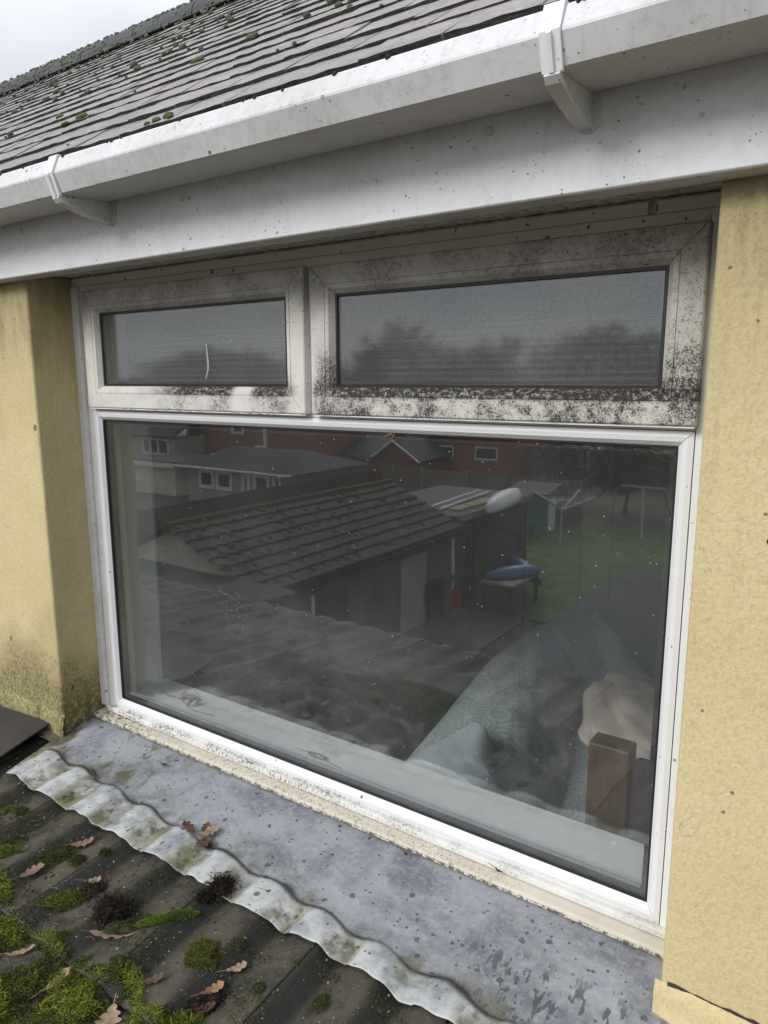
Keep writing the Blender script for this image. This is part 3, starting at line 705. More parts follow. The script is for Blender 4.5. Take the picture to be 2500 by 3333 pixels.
# ================================================================ LOWER ROOF (double pantiles, 7 degrees) and lead flashing
TA = .1228; PER = .1635; PX0 = -1.954
def prof(x):
    u = ((x-PX0)/PER) % 1.0
    def s(a, b, v): t = min(1, max(0, (v-a)/(b-a))); return t*t*(3-2*t)
    return .0135*(.42*s(0, .03, u)+.58*s(.0, .26, u)-s(.50, .86, u))*(1+.0*x)*(1 if u < .97 else 1)
def zl(y): return -1.14+(y+.02)*TA
lowroof = tag(MB().quad((-6.6, .1, zl(.1)-.045), (2.0, .1, zl(.1)-.045), (2.0, -1.78, zl(-1.78)-.045), (-6.6, -1.78, zl(-1.78)-.045), -.03).build('lower_roof', 'dark'), 'low pitched roof of dark mossy concrete pantiles below the window', kind='structure')
def low_tile(seed):
    nx, ny = 61, 9; V = []; E = []; W_ = .3222
    for side in (0, 1):
        for i in range(nx):
            x = i/(nx-1)*W_
            for j in range(ny):
                y = j/(ny-1)*.40
                if j == 0: y += .002*fn(x, seed, 0, 40)
                z = prof(x-1.549)+.0012*fn(x, y, seed, 20)
                if side: z -= .014
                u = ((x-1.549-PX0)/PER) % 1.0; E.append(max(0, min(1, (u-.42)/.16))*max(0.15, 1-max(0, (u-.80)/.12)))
                V.append((x, y, z))
    F = list(map(tuple, grid_faces(nx, ny)))+[tuple(q[::-1]) for q in grid_faces(nx, ny, nx*ny)]
    o = nx*ny
    for i in range(nx-1): a = i*ny; F.append((a, o+a, o+a+ny, a+ny)); a += ny-1; F.append((a, a+ny, o+a+ny, o+a))
    for j in range(ny-1): F.append((j, j+1, o+j+1, o+j)); k = (nx-1)*ny+j; F.append((k, o+k, o+k+1, k+1))
    me = bpy.data.meshes.new('pantile'); me.from_pydata([tuple(map(float,v)) for v in V], [], [tuple(int(a) for a in f) for f in F]); me.update(); me.shade_smooth()
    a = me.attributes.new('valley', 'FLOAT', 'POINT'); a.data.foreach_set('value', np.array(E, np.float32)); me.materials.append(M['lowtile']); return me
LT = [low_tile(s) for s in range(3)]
EDG = [-.668, -.985, -1.33, -1.675, -2.02]
def tile_z(x, y):
    r = 0
    for e in EDG:
        if y >= e: return zl(y)-.020+.016*(1-min(1, (y-e)/.345))+prof(x)*1.0
    return zl(y)-.02
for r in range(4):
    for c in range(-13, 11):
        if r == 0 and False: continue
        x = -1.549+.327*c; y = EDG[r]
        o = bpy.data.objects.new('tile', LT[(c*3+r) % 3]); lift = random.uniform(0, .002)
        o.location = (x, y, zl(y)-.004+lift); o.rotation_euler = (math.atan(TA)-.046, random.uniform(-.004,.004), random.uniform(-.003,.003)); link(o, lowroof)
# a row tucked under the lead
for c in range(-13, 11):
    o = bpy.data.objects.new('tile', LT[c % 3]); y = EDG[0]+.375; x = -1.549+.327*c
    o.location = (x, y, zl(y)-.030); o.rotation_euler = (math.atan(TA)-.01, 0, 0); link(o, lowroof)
# lead
NX, NY = 1300, 100
xs = np.linspace(-3.4, 1.6, NX); V = []; AL = []; AV = []; AF = []; AN = []
for x in xs:
    fy = -.228-.0505*(x+2.19)+.006*fn(x, 3, 0, 9)+.006*sin((x-PX0)/PER*2*pi)
    fy = max(fy, -.34) if x > -.2 else fy
    ey = -.374+.009*fn(x, 0, 0, 4)-.006*fn(x, 0, 8, 23)
    if x < -2.125: ey = max(ey, -.372+min(1, (-2.125-x)/.03)*.17+.01*fn(x, 0, 2, 12)); 
    if x < -2.125: fy = max(fy, -.20)
    for j in range(NY):
        t = j/(NY-1); y = .015+(ey-.015)*t
        low = min(1, max(0, (fy-y)/.02)); amp = min(1, max(0, (fy+.045-y)/.10)); amp = amp*amp*(3-2*amp)
        z = zl(y)+.0005+prof(x)*amp*.85*(1+.55*fn(math.floor((x-PX0)/PER+.5)*1.7, 5)+.3*fn(x, 2, 0, 11))-.0035*low*(1-.5*amp)+.0045*fn(x, y, 0, 7)+.0020*fn(x, y, 4, 24)*(.5+low)+.0010*fn(x, y, 7, 60)
        g = math.exp(-((y-fy)/.0042)**2); z -= .0035*g
        z = max(z, tile_z(x, y)+.004) if y < -.25 else z
        if y > -.01: z += 0
        V.append((x, y, z)); AL.append(low); AN.append(math.exp(-max(0, y-fy)/.035))
        u = ((x-PX0)/PER) % 1
        vv = (min(1, max(0, (u-.45)/.2)) if u < .97 else .9)
        if u < .06: vv = .5
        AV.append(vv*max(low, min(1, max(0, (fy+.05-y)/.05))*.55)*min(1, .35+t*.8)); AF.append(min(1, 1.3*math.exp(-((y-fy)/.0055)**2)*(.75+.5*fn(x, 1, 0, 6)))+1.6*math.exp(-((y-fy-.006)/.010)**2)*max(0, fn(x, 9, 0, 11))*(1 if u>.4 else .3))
lead = npmesh('lead_flashing', V, grid_faces(NX, NY), 'lead', smooth=True, attrs={'lower': AL, 'valley': AV, 'fold': AF, 'near': AN})
sm = lead.modifiers.new('s', 'SOLIDIFY'); sm.thickness = .0026; sm.offset = -1
tag(lead, 'grey lead flashing dressed over the tile rolls below the window, stained and wet spotted', 'flashing')
def lead_z(x, y):
    h, loc, n, i = lead.ray_cast(Vector((x, y, 0)), Vector((0, 0, -1))) if False else (False, 0, 0, 0)
    fy = -.228-.0505*(x+2.19); amp = min(1, max(0, (fy+.045-y)/.10)); amp = amp*amp*(3-2*amp)
    return zl(y)+.002+prof(x)*amp
def surf_z(x, y): return lead_z(x, y) if y > -.375 and x > -2.12 else tile_z(x, y)
# dark sheet lying at the left
t_ = MB().slab([(-3.3, -.17), (-2.495, -.188), (-2.219, -.160), (-2.172, -.361), (-2.30, -.62), (-3.3, -.62)], 0, .006)
sh = t_.build('loose_sheet', 'slate', bevel=.0012); sh.location = (0, 0, -1.1295); sh.rotation_euler = (.10, 0, 0)
sh.location.z = -1.118; tag(sh, 'flat dark grey sheet lying over the left end of the lead', 'sheet')

# ---------------------------------------------------------------- leaves
def leaf_mesh(L, Wd, lobes, curl, fold, seed, twist=0, stalk=.02):
    n = 26; V = []; F = []
    for i in range(n+1):
        t = i/n; env = sin(pi*min(1, t*.92+.04))**.7*(.55+.6*t)*(1 if t < .93 else (1-t)/.07*.8+.2)
        lob = .42+.58*abs(sin(pi*lobes*t+.3))**.7
        wl_ = Wd/2*env*(lob+.08*fn(t, seed, 0, 9)); wr_ = Wd/2*env*(.42+.58*abs(sin(pi*lobes*t+.75))**.7+.08*fn(t, seed, 3, 9))
        x = (t-.5)*L; zc = curl*((t-.5)**2)*L*1.6
        for u in (-1, -.5, 0, .5, 1):
            wv = wl_ if u < 0 else wr_
            z = zc+fold*abs(u)*wv+twist*u*wv*(t-.5)*2+.0025*fn(t*4, u*2, seed, 1.7)
            V.append((x+abs(u)*.10*wv, u*wv, z))
    for i in range(n):
        for j in range(4): a = i*5+j; F.append((a, a+5, a+6, a+1))
    b = len(V)
    V += [(-.5*L, -.0008, curl*.4*L), (-.5*L, .0008, curl*.4*L), (-.5*L-stalk, .0006, curl*.4*L+.004), (-.5*L-stalk, -.0006, curl*.4*L+.004)]; F.append((b, b+1, b+2, b+3))
    me = bpy.data.meshes.new('leaf'); me.from_pydata(V, [], F); me.update(); me.shade_smooth(); return me
LM = dict(tan=m_leaf('leaf_tan', (.17,.115,.075), (.33,.24,.165)), red=m_leaf('leaf_redbrown', (.055,.026,.020), (.13,.065,.045), .4), dark=m_leaf('leaf_dark', (.05,.025,.02), (.10,.05,.035), .35), pink=m_leaf('leaf_pinkish', (.12,.075,.06), (.24,.16,.13)), org=m_leaf('leaf_orange', (.16,.08,.045), (.30,.17,.09)))
LV = [
 (-1.400,-.271,.075,.040,'red',2.9,.5,.5,'dark red-brown oak leaf pointing left out of the cluster on the lead'),
 (-1.350,-.253,.075,.048,'tan',1.1,.5,.3,'tan curled oak leaf on top of the cluster on the lead'),
 (-1.330,-.287,.080,.045,'red',-1.25,.7,.4,'wet red-brown oak leaf hanging down from the cluster on the lead'),
 (-1.372,-.243,.05,.03,'dark',1.9,.8,.5,'small dark leaf at the top of the leaf cluster on the lead'),
 (-1.159,-.350,.034,.022,'pink',1.2,.8,.5,'small pinkish leaf in the black clump at the lead edge'),
 (-1.824,-.347,.045,.016,'dark',.9,1.2,.9,'dark rolled leaf in the second dip of the lead edge'),
 (-1.697,-.112,.030,.020,'dark',.2,1.4,.9,'small crumpled black leaf alone on the flat lead'),
 (-2.145,-.285,.018,.012,'dark',.4,1.4,.9,'tiny black leaf crumb beside the dark sheet'),
 (-1.068,-.325,.016,.012,'red',.4,1.0,.5,'tiny reddish leaf on the lead right of the black clump'),
 (-.865,-.058,.022,.016,'red',-.3,.8,.4,'small torn red-brown leaf under the edge of the cill'),
 (-.635,-.022,.026,.012,'dark',-.2,1.2,.8,'black crumpled leaf scrap on the cill'),
 (-1.634,-.431,.085,.045,'pink',.75,.5,.15,'dull pinkish oak leaf on the tiles nearest the lead'),
 (-1.642,-.562,.080,.055,'pink',1.25,.5,.9,'upright folded pinkish leaf among the moss at far left'),
 (-1.489,-.499,.060,.030,'tan',.7,.7,.5,'brown leaf resting on dark crumbly moss, left of the black clump'),
 (-1.300,-.575,.135,.055,'tan',.72,.35,.25,'large tan oak leaf, the biggest on the tiles'),
 (-1.441,-.709,.085,.028,'tan',.95,.6,.3,'narrow tan leaf lying on bare tile near the left frame edge'),
 (-1.313,-.705,.090,.026,'tan',1.55,.7,.8,'upright narrow tan leaf standing in the bright moss'),
 (-1.140,-.698,.075,.065,'tan',-.9,.4,.3,'broad pale oak leaf at the bottom edge of the photo'),
 (-1.123,-.607,.070,.025,'red',.8,.6,.6,'red-brown curled leaf on the glossy dark tile'),
 (-1.003,-.490,.060,.028,'tan',.9,.5,.3,'tan leaf below the bare tile, right of the round moss cushion'),
 (-1.006,-.553,.065,.030,'org',1.1,.7,.6,'orange-brown leaf on the dark litter between two tile rolls'),
 (-.985,-.590,.060,.032,'dark',.7,.8,.6,'dark folded leaf under the orange-brown one'),
 (-1.493,-.566,.030,.014,'org',.9,.8,.6,'small orange leaf tip in the middle moss patch'),
]
for i, (x, y, L, Wd, mt_, rz, cu, fo_, lab) in enumerate(LV):
    me = leaf_mesh(L*.74, Wd*.9, 4 if L > .05 else 3, cu*.55, fo_*.45, i*1.7, random.uniform(-.3, .3)); me.materials.append(LM[mt_])
    o = bpy.data.objects.new('oak_leaf', me); z = (-1.115 if x > -.7 and y > -.04 else surf_z(x, y))
    o.location = (x, y, z+.006+Wd*.10); o.rotation_euler = (random.uniform(-.2, .2), random.uniform(-.25, .15), rz); link(o)
    tag(o, lab, 'leaf', 'fallen oak leaves on the roof and lead')

# ---------------------------------------------------------------- moss on the lower roof
def blades(C, N, L, Wd, spread, colA, colB, curv=.5, seg=3):
    """C: centres (n,3), each gets one blade; returns V,F,cols"""
    n = len(C); a = rng.uniform(0, 2*pi, n); el = rng.uniform(.25, 1.35, n)*1.0
    el = np.clip(rng.normal(spread, .35, n), .1, 1.5)
    D = np.stack([np.cos(a)*np.cos(el), np.sin(a)*np.cos(el), np.sin(el)], 1)+N
    D /= np.linalg.norm(D, axis=1)[:, None]
    S = np.cross(D, rng.normal(0, 1, (n, 3))); S /= np.linalg.norm(S, axis=1)[:, None]
    B = np.cross(D, S); ln = L*rng.uniform(.5, 1.3, n); V = []; col = []
    cA, cB = np.array(colA), np.array(colB); mixv = np.clip(rng.normal(.45, .28, n), 0, 1)[:, None]; base = cA*(1-mixv)+cB*mixv
    for k in range(seg+1):
        t = k/seg; c = C+D*(ln*t)[:, None]+B*(ln*curv*t*t*rng.uniform(-1, 1, n))[:, None]-np.array([0,0,1])*(ln*.35*t*t)[:, None]
        wv = Wd*(1-t)**.7+.0001
        V += [c-S*wv, c+S*wv]; col += [base, base]
    V = np.stack(V, 1).reshape(-1, 3); col = np.stack(col, 1).reshape(-1, 3); m = 2*(seg+1)
    F = []
    b = np.arange(n)*m
    for k in range(seg): F.append(np.stack([b+2*k, b+2*k+1, b+2*k+3, b+2*k+2], 1))
    return V, np.concatenate(F), col
def merge(parts):
    V = []; F = []; Cc = []; o = 0
    for v, f, c in parts: V.append(v); F.append(f+o); Cc.append(c); o += len(v)
    return np.concatenate(V), np.concatenate(F), np.concatenate(Cc)
def inpoly(x, y, P):
    c = False; j = len(P)-1
    for i in range(len(P)):
        if ((P[i][1] > y) != (P[j][1] > y)) and x < (P[j][0]-P[i][0])*(y-P[i][1])/(P[j][1]-P[i][1]+1e-12)+P[i][0]: c = not c
        j = i
    return c
carpet = [(-1.75,-.60),(-1.64,-.62),(-1.545,-.665),(-1.42,-.66),(-1.37,-.60),(-1.30,-.635),(-1.24,-.595),(-1.17,-.60),(-1.08,-.66),(-1.03,-.605),(-.97,-.66),(-.92,-.64),(-.84,-.60),(-.78,-.75),(-1.0,-1.0),(-1.5,-1.05),(-1.9,-.8)]
green, yel, dk = (.075,.11,.010), (.25,.27,.035), (.025,.036,.008)
P_ = []; hum = []
while len(P_) < 52000:
    x, y = rng.uniform(-1.95, -.75), rng.uniform(-1.05, -.57)
    if not inpoly(x, y, carpet): continue
    d = fn(x, y, 0, 9)+.5*fn(x, y, 3, 28)
    if d < -.16+max(0, (-.66-y))*-2.5: continue
    h = max(0, .034*(d+.25)); P_.append((x, y, tile_z(x, y)+rng.uniform(0, 1)*h)); hum.append(d)
P_ = np.array(P_); hum = np.array(hum)
parts = []
hi = hum > .12
parts.append(blades(P_[hi], np.zeros(3), .014, .0009, .75, green, yel)); parts.append(blades(P_[~hi], np.zeros(3), .012, .0009, .6, dk, (.11,.14,.018)))
V, F, Cc = merge(parts)
tag(npmesh('moss_carpet', V, F, 'moss', None, cols=Cc), 'bright feathery green moss covering the tiles at the lower left', 'moss', kind='stuff')
def cushion(x, y, r, h, ca_, cb_, bl, label, n=1500, stretch=(1, 1), rot=0, group=None, name='moss_cushion'):
    z = surf_z(x, y); v, f = ICO[3]; rag = 1+.5*np.array([fn(*(p*1.7+x*9)) for p in v])+.3*np.array([fn(*(p*4.5+x*9)) for p in v]); d = v*rag[:, None]
    c_, s_ = cos(rot), sin(rot); base = d*np.array([r*stretch[0], r*stretch[1], h]); base = np.stack([base[:, 0]*c_-base[:, 1]*s_, base[:, 0]*s_+base[:, 1]*c_, base[:, 2]], 1)+np.array([x, y, z])
    q = rng.normal(0, 1, (n, 3)); q[:, 2] = np.abs(q[:, 2]); q /= np.linalg.norm(q, axis=1)[:, None]
    q = q*(1+.5*np.array([fn(*(p*1.7+x*9)) for p in q])+.3*np.array([fn(*(p*4.5+x*9)) for p in q]))[:, None]*rng.uniform(.85, 1.08, n)[:, None]
    C0 = q*np.array([r*stretch[0], r*stretch[1], h]); C0 = np.stack([C0[:, 0]*c_-C0[:, 1]*s_, C0[:, 0]*s_+C0[:, 1]*c_, C0[:, 2]], 1)*.93+np.array([x, y, z])
    Vb, Fb, Cb = blades(C0, q*1.1, bl*1.25, bl*.11, 1.1, ca_, cb_, .3)
    Ft = np.concatenate([f, f[:, 2:3]], 1)
    b = bpy.data.meshes.new(name)
    o = npmesh(name, Vb, Fb, 'moss', None, cols=Cb); core = npmesh('moss_core', base, f, 'moss_dark', o, smooth=True)
    return tag(o, label, 'moss', group)
GM = 'moss cushions on the lower roof'
cushion(-1.084, -.507, .036, .020, (.06,.07,.006), (.17,.17,.02), .006, 'round yellow-green moss cushion alone on the dark tiles', 3600, group=GM)
cushion(-1.227, -.480, .058, .012, (.06,.11,.010), (.13,.20,.02), .006, 'long bright green moss strip on a tile joint', 2600, (1, .22), .95, group=GM)
cushion(-1.285, -.535, .045, .012, (.02,.03,.008), (.06,.07,.02), .005, 'dark green moss below the long bright strip', 2400, (1.3, .5), .9, group=GM)
cushion(-1.042, -.448, .014, .010, (.03,.045,.015), (.09,.11,.05), .004, 'small grey-green moss tuft right of the round cushion', 700, group=GM)
cushion(-1.948, -.457, .020, .010, (.09,.10,.01), (.22,.22,.03), .004, 'small yellow moss cushion near the left frame edge', 900, group=GM)
cushion(-1.903, -.445, .018, .008, (.03,.045,.01), (.07,.09,.02), .004, 'dull green moss cushion beside the small yellow one', 700, group=GM)
cushion(-1.81, -.523, .032, .012, (.02,.032,.008), (.06,.08,.02), .006, 'dark moss cushion on the roll at the left frame edge', 1200, (1.3, .8), .7, group=GM)
cushion(-1.775, -.555, .028, .012, (.07,.11,.01), (.17,.22,.03), .007, 'bright green moss just below the dark cushion at far left', 1300, (1.2, .8), .7, group=GM)
cushion(-1.654, -.492, .055, .010, (.02,.032,.006), (.07,.10,.012), .007, 'long dark green moss bank left of the pinkish leaf', 2200, (1.4, .5), .85, group=GM)
cushion(-1.581, -.481, .019, .009, (.02,.028,.008), (.05,.06,.02), .005, 'small dark moss tuft below the pinkish leaf', 700, group=GM)
cushion(-1.545, -.425, .014, .008, (.02,.028,.008), (.045,.055,.02), .005, 'tiny dark moss tuft close to the lead edge', 500, group=GM)
cushion(-1.478, -.557, .050, .013, (.04,.06,.008), (.15,.17,.02), .010, 'olive moss patch with the small orange leaf tip', 2200, (1.3, .6), .8, group=GM)
cushion(-.905, -.415, .007, .005, (.09,.12,.01), (.2,.24,.03), .003, 'tiny bright green moss dot on the right tiles', 260, group=GM)
cushion(-.99, -.66, .045, .02, (.05,.08,.01), (.16,.20,.03), .014, 'ferny green moss tuft at the bottom edge, right of the pale leaf', 1800, group=GM)
cushion(-.80, -.46, .018, .009, (.03,.04,.01), (.09,.10,.03), .005, 'olive moss tuft on the tiles towards the bottom right', 800, group=GM)
cushion(-.925, -.505, .014, .008, (.02,.03,.012), (.06,.07,.03), .004, 'grey moss tuft by the dark litter', 600, group=GM)
gv = []
while len(gv) < 26000:
    x, y = rng.uniform(-2.5, -.55), rng.uniform(-1.0, -.385); u = ((x-PX0)/PER) % 1
    k = fn(x, y, 11, 7)+.5*fn(x, y, 13, 24)+(.16 if .46 < u < .9 else -.14)+max(0, -y-.45)*.55+max(0, -x-1.15)*.16
    if k < .20 or rng.uniform() > (k-.15)*5: continue
    gv.append((x, y, tile_z(x, y)+rng.uniform(0, .006)*min(1, k*2)))
gv = np.array(gv); half = rng.uniform(size=len(gv)) < .22
parts = [blades(gv[~half], np.zeros(3), .0065, .0008, .6, (.014,.018,.006), (.055,.062,.018)), blades(gv[half], np.zeros(3), .008, .0008, .7, (.05,.07,.012), (.15,.17,.03))]
V, F, Cc = merge(parts)
tag(npmesh('creeping_moss', V, F, 'moss', None, cols=Cc), 'thin dark moss creeping along the grooves of the lower roof tiles', 'moss', kind='stuff')
def litter(x, y, r, h, label, n=420, L=.018, st=(1,1), rot=0):
    z = surf_z(x, y); q = rng.normal(0, .5, (n, 3)); q[:, 2] = np.abs(q[:, 2]); c_, s_ = cos(rot), sin(rot)
    C0 = np.clip(q, -1.2, 1.2)*np.array([r*st[0], r*st[1], h]); C0 = np.stack([C0[:, 0]*c_-C0[:, 1]*s_, C0[:, 0]*s_+C0[:, 1]*c_, C0[:, 2]], 1)+np.array([x, y, z])
    Vb, Fb, Cb = blades(C0, np.zeros(3), L, .0011, .4, (.008,.006,.005), (.035,.022,.015), 1.2, 4)
    v, f = ICO[3]; d = v*(1+.3*np.array([fn(*(p*3+x*7)) for p in v]))[:, None]*np.array([r*.75*st[0], r*.75*st[1], h*.8]); d = np.stack([d[:, 0]*c_-d[:, 1]*s_, d[:, 0]*s_+d[:, 1]*c_, d[:, 2]], 1)+np.array([x, y, z])
    o = npmesh('litter_clump', Vb, Fb, 'moss', None, cols=Cb); npmesh('clump_core', d, f, 'debris', o, smooth=True)
    return tag(o, label, 'litter', 'dark litter clumps')
litter(-1.357, -.533, .040, .022, 'black twiggy clump of dead moss above the large tan leaf', 900)
litter(-1.185, -.358, .026, .016, 'black stringy clump caught in the dip of the lead edge', 600)
litter(-1.205, -.392, .016, .008, 'black crumbs under the clump at the lead edge', 260)
litter(-1.455, -.515, .03, .012, 'dark litter under the brown leaf on the left tiles', 420, .012)
litter(-1.0, -.575, .035, .012, 'dark litter heap between two tile rolls near the bottom', 600, .012, (1.6, .7), .9)
litter(-1.29, -.755, .03, .012, 'dark litter beneath the upright tan leaf', 300, .012)
litter(-.79, -.545, .03, .008, 'dark litter patch on the right tiles at the bottom', 350, .010, (1.3, .7), .9)
litter(-2.12, -.012, .018, .004, 'green-black grime in the left corner of the cill', 200, .005)
# scattered crumbs and pale grit on the tiles
it = []
for _ in range(1500):
    x, y = random.uniform(-2.6, -.4), random.uniform(-1.0, -.385)
    if fn(x, y, 7, 6) < -.05: continue
    r = random.uniform(.0008, .0045); it.append(((x, y, tile_z(x, y)), r, r*.7, (0, 0, 1), 0))
tag(blobs('roof_litter', it, 'debris', None, sub=1), 'dark crumbs scattered over the lower roof tiles', 'litter')
mtw = MB()
for _ in range(90):
    x, y = random.uniform(-2.2, -.6), random.uniform(-.85, -.39); a = random.uniform(0, pi); l = random.uniform(.008, .03); z = tile_z(x, y)+.003
    mtw.tube([(x, y, z), (x+cos(a)*l/2, y+sin(a)*l/2, z+.003), (x+cos(a+.4)*l, y+sin(a+.4)*l, z+.001)], .0004, 4)
tag(mtw.build('pine_needles', 'cord'), 'pale dry needles and stalks scattered over the tiles', 'litter', kind='stuff')

# ================================================================ THE ROOM
FL = -1.92
RX0, RX1, RY1, RZ1 = -3.4, 1.1, 3.2, .42
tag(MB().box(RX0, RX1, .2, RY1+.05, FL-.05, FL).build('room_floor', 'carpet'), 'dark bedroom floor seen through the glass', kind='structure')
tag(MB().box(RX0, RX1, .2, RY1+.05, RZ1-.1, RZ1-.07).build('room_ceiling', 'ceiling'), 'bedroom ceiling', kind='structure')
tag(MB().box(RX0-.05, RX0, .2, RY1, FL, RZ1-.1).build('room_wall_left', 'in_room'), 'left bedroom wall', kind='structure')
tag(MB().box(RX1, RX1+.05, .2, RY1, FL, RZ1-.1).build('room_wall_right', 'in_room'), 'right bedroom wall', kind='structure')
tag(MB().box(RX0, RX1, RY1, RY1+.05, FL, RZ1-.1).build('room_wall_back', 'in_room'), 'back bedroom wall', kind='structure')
tag(MB().box(XL-.0, -2.104, .071, .215, -1.10, .29).build('inner_reveal', 'in_wall', bevel=.003), 'pale inner reveal at the left of the window', kind='structure')
tag(MB().box(-.262, XR, .071, .215, -1.10, .29).build('inner_reveal', 'in_wall', bevel=.003), 'pale inner reveal at the right of the window', kind='structure')
tag(MB().box(XL, XR, .071, .215, .285, .31).build('inner_reveal', 'in_wall'), 'inner head reveal above the window', kind='structure')
tag(MB().box(-2.1035, -.2625, .0695, .228, -1.105, -1.080).build('window_board', 'in_board', bevel=.004), 'pale grey-green painted window board inside the glass', kind='structure')
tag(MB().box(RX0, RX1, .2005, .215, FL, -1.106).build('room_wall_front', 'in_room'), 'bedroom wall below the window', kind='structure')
# blind
bl = empty('pleated_blind', (0,0,0), label='grey ribbed blind hanging behind the two top panes', cat='blind')
pr = []
nple = 42
for i in range(nple+1): pr.append((.105+(.004 if i % 2 else 0), .275-.325*i/nple))
mbb = MB(); n = len(pr)
mbb.add([(-2.045, a, b) for a, b in pr]+[(-.30, a, b) for a, b in pr], [(i, i+1, i+1+n, i+n) for i in range(n-1)]); mbb.build('blind_fabric', 'blind', bl)
MB().box(-2.048, -.297, .098, .116, -.066, -.0505).build('bottom_rail', 'in_wall', bl, bevel=.002)
MB().box(-2.08, -.29, .090, .125, .262, .284).build('head_rail', 'in_wall', bl, bevel=.002)
# cords
mc = MB(); mc.tube([(-1.974, .118, -.05), (-1.976, .119, -.35), (-1.985, .120, -.8), (-2.002, .12, -1.02), (-2.00, .122, -1.062), (-1.985, .128, -1.074), (-1.95, .135, -1.077), (-1.90, .13, -1.077), (-1.875, .118, -1.077), (-1.80, .10, -1.077), (-1.72, .11, -1.077)], .0011, 5)
mc.tube([(-1.968, .118, -.05), (-1.970, .119, -.35), (-1.979, .121, -.8), (-1.992, .12, -1.03), (-1.97, .125, -1.077), (-1.89, .14, -1.076)], .0011, 5)
for k in range(9):
    cx, cy_, rx_, ry_ = -1.885+random.uniform(-.012,.012), .150+random.uniform(-.01,.01), random.uniform(.018,.036), random.uniform(.008,.018); ph = random.uniform(0, 6)
    mc.tube([(cx+rx_*cos(a+ph*0), cy_+ry_*sin(a), -1.0765+.0012*k+.003*sin(a*2+ph)) for a in np.linspace(0, 6.6, 18)], .0011, 5)
mc.tube([(-1.92, .15, -1.07), (-1.90, .15, -1.045), (-1.86, .15, -1.036), (-1.835, .15, -1.05), (-1.83, .15, -1.07)], .0011, 5)
co = tag(mc.build('blind_cord', 'cord', smooth=True), 'thin beige blind cord hanging down and coiled on the window board', 'cord')
def acorn(x, y, rz):
    v = []; pf_ = [(0,-.016),(.006,-.015),(.0095,-.009),(.0095,-.003),(.007,.003),(.0045,.009),(.003,.013),(0,.013)]; n = 14
    for r_, z_ in pf_:
        for j in range(n): v.append((r_*cos(2*pi*j/n), r_*sin(2*pi*j/n), z_))
    f = [(i*n+j, i*n+(j+1)%n, (i+1)*n+(j+1)%n, (i+1)*n+j) for i in range(len(pf_)-1) for j in range(n)]
    o = MB().add(v, f).build('cord_acorn', 'acorn', smooth=True); o.location = (x, y, -1.070); o.rotation_euler = (radians(105), 0, rz); return o
tag(acorn(-1.858, .118, .5), 'left wooden acorn pull beside the coiled cord', 'cord pull', 'wooden acorn pulls')
tag(acorn(-1.833, .125, -.2), 'right wooden acorn pull beside the coiled cord', 'cord pull', 'wooden acorn pulls')
mc = MB()
mc.tube([(-1.36,.100,-1.0775),(-1.31,.108,-1.0775),(-1.27,.098,-1.0775),(-1.21,.092,-1.0775),(-1.17,.086,-1.0775)], .0011, 5)
for k in range(5): mc.tube([(-1.275+random.uniform(-.01,.01)+.032*cos(a), .100+random.uniform(-.002,.002)+.009*sin(a), -1.077+.001*k) for a in np.linspace(0, 6.3, 14)], .001, 5)
tag(mc.build('cord_hank', 'cord', smooth=True), 'small flat hank of cord in the middle of the window board', 'cord')
# wardrobe doors on the far wall
wd = empty('wardrobe', (0,0,0), label='dark panelled wardrobe doors with lever handles at the far side of the room', cat='wardrobe')
xsd = [-3.3, -2.305, -1.918, -1.537, -1.345, -.95, -.45, .05]
for a, b in zip(xsd[:-1], xsd[1:]):
    d = box('door', 'door', wd, a+.006, b-.006, 3.02, 3.06, FL+.02, .26, bevel=.004)
    if abs(a+2.305) < .01: hx, s = (-1.960, -1)
    elif abs(a+1.918) < .01: hx, s = (-1.876, 1)
    elif abs(a+1.345) < .01: hx, s = (-1.012, -1)
    else: continue
    MB().box(hx-.021, hx+.021, 3.008, 3.0195, -1.125, -.935).build('handle', 'black', d, bevel=.018, seg=4)
    MB().tube([(hx, 2.975, -1.01), (hx, 3.008, -1.01)], .009).build('spindle', 'black', d)
    MB().tube([(hx, 2.972, -1.01), (hx+s*.05, 2.97, -1.012), (hx+s*.10, 2.97, -1.0), (hx+s*.13, 2.97, -.992)], .008).build('lever', 'black', d, smooth=True)
MB().box(-3.31, .06, 3.062, 3.18, FL+.001, .27).build('carcass', 'dark', wd)
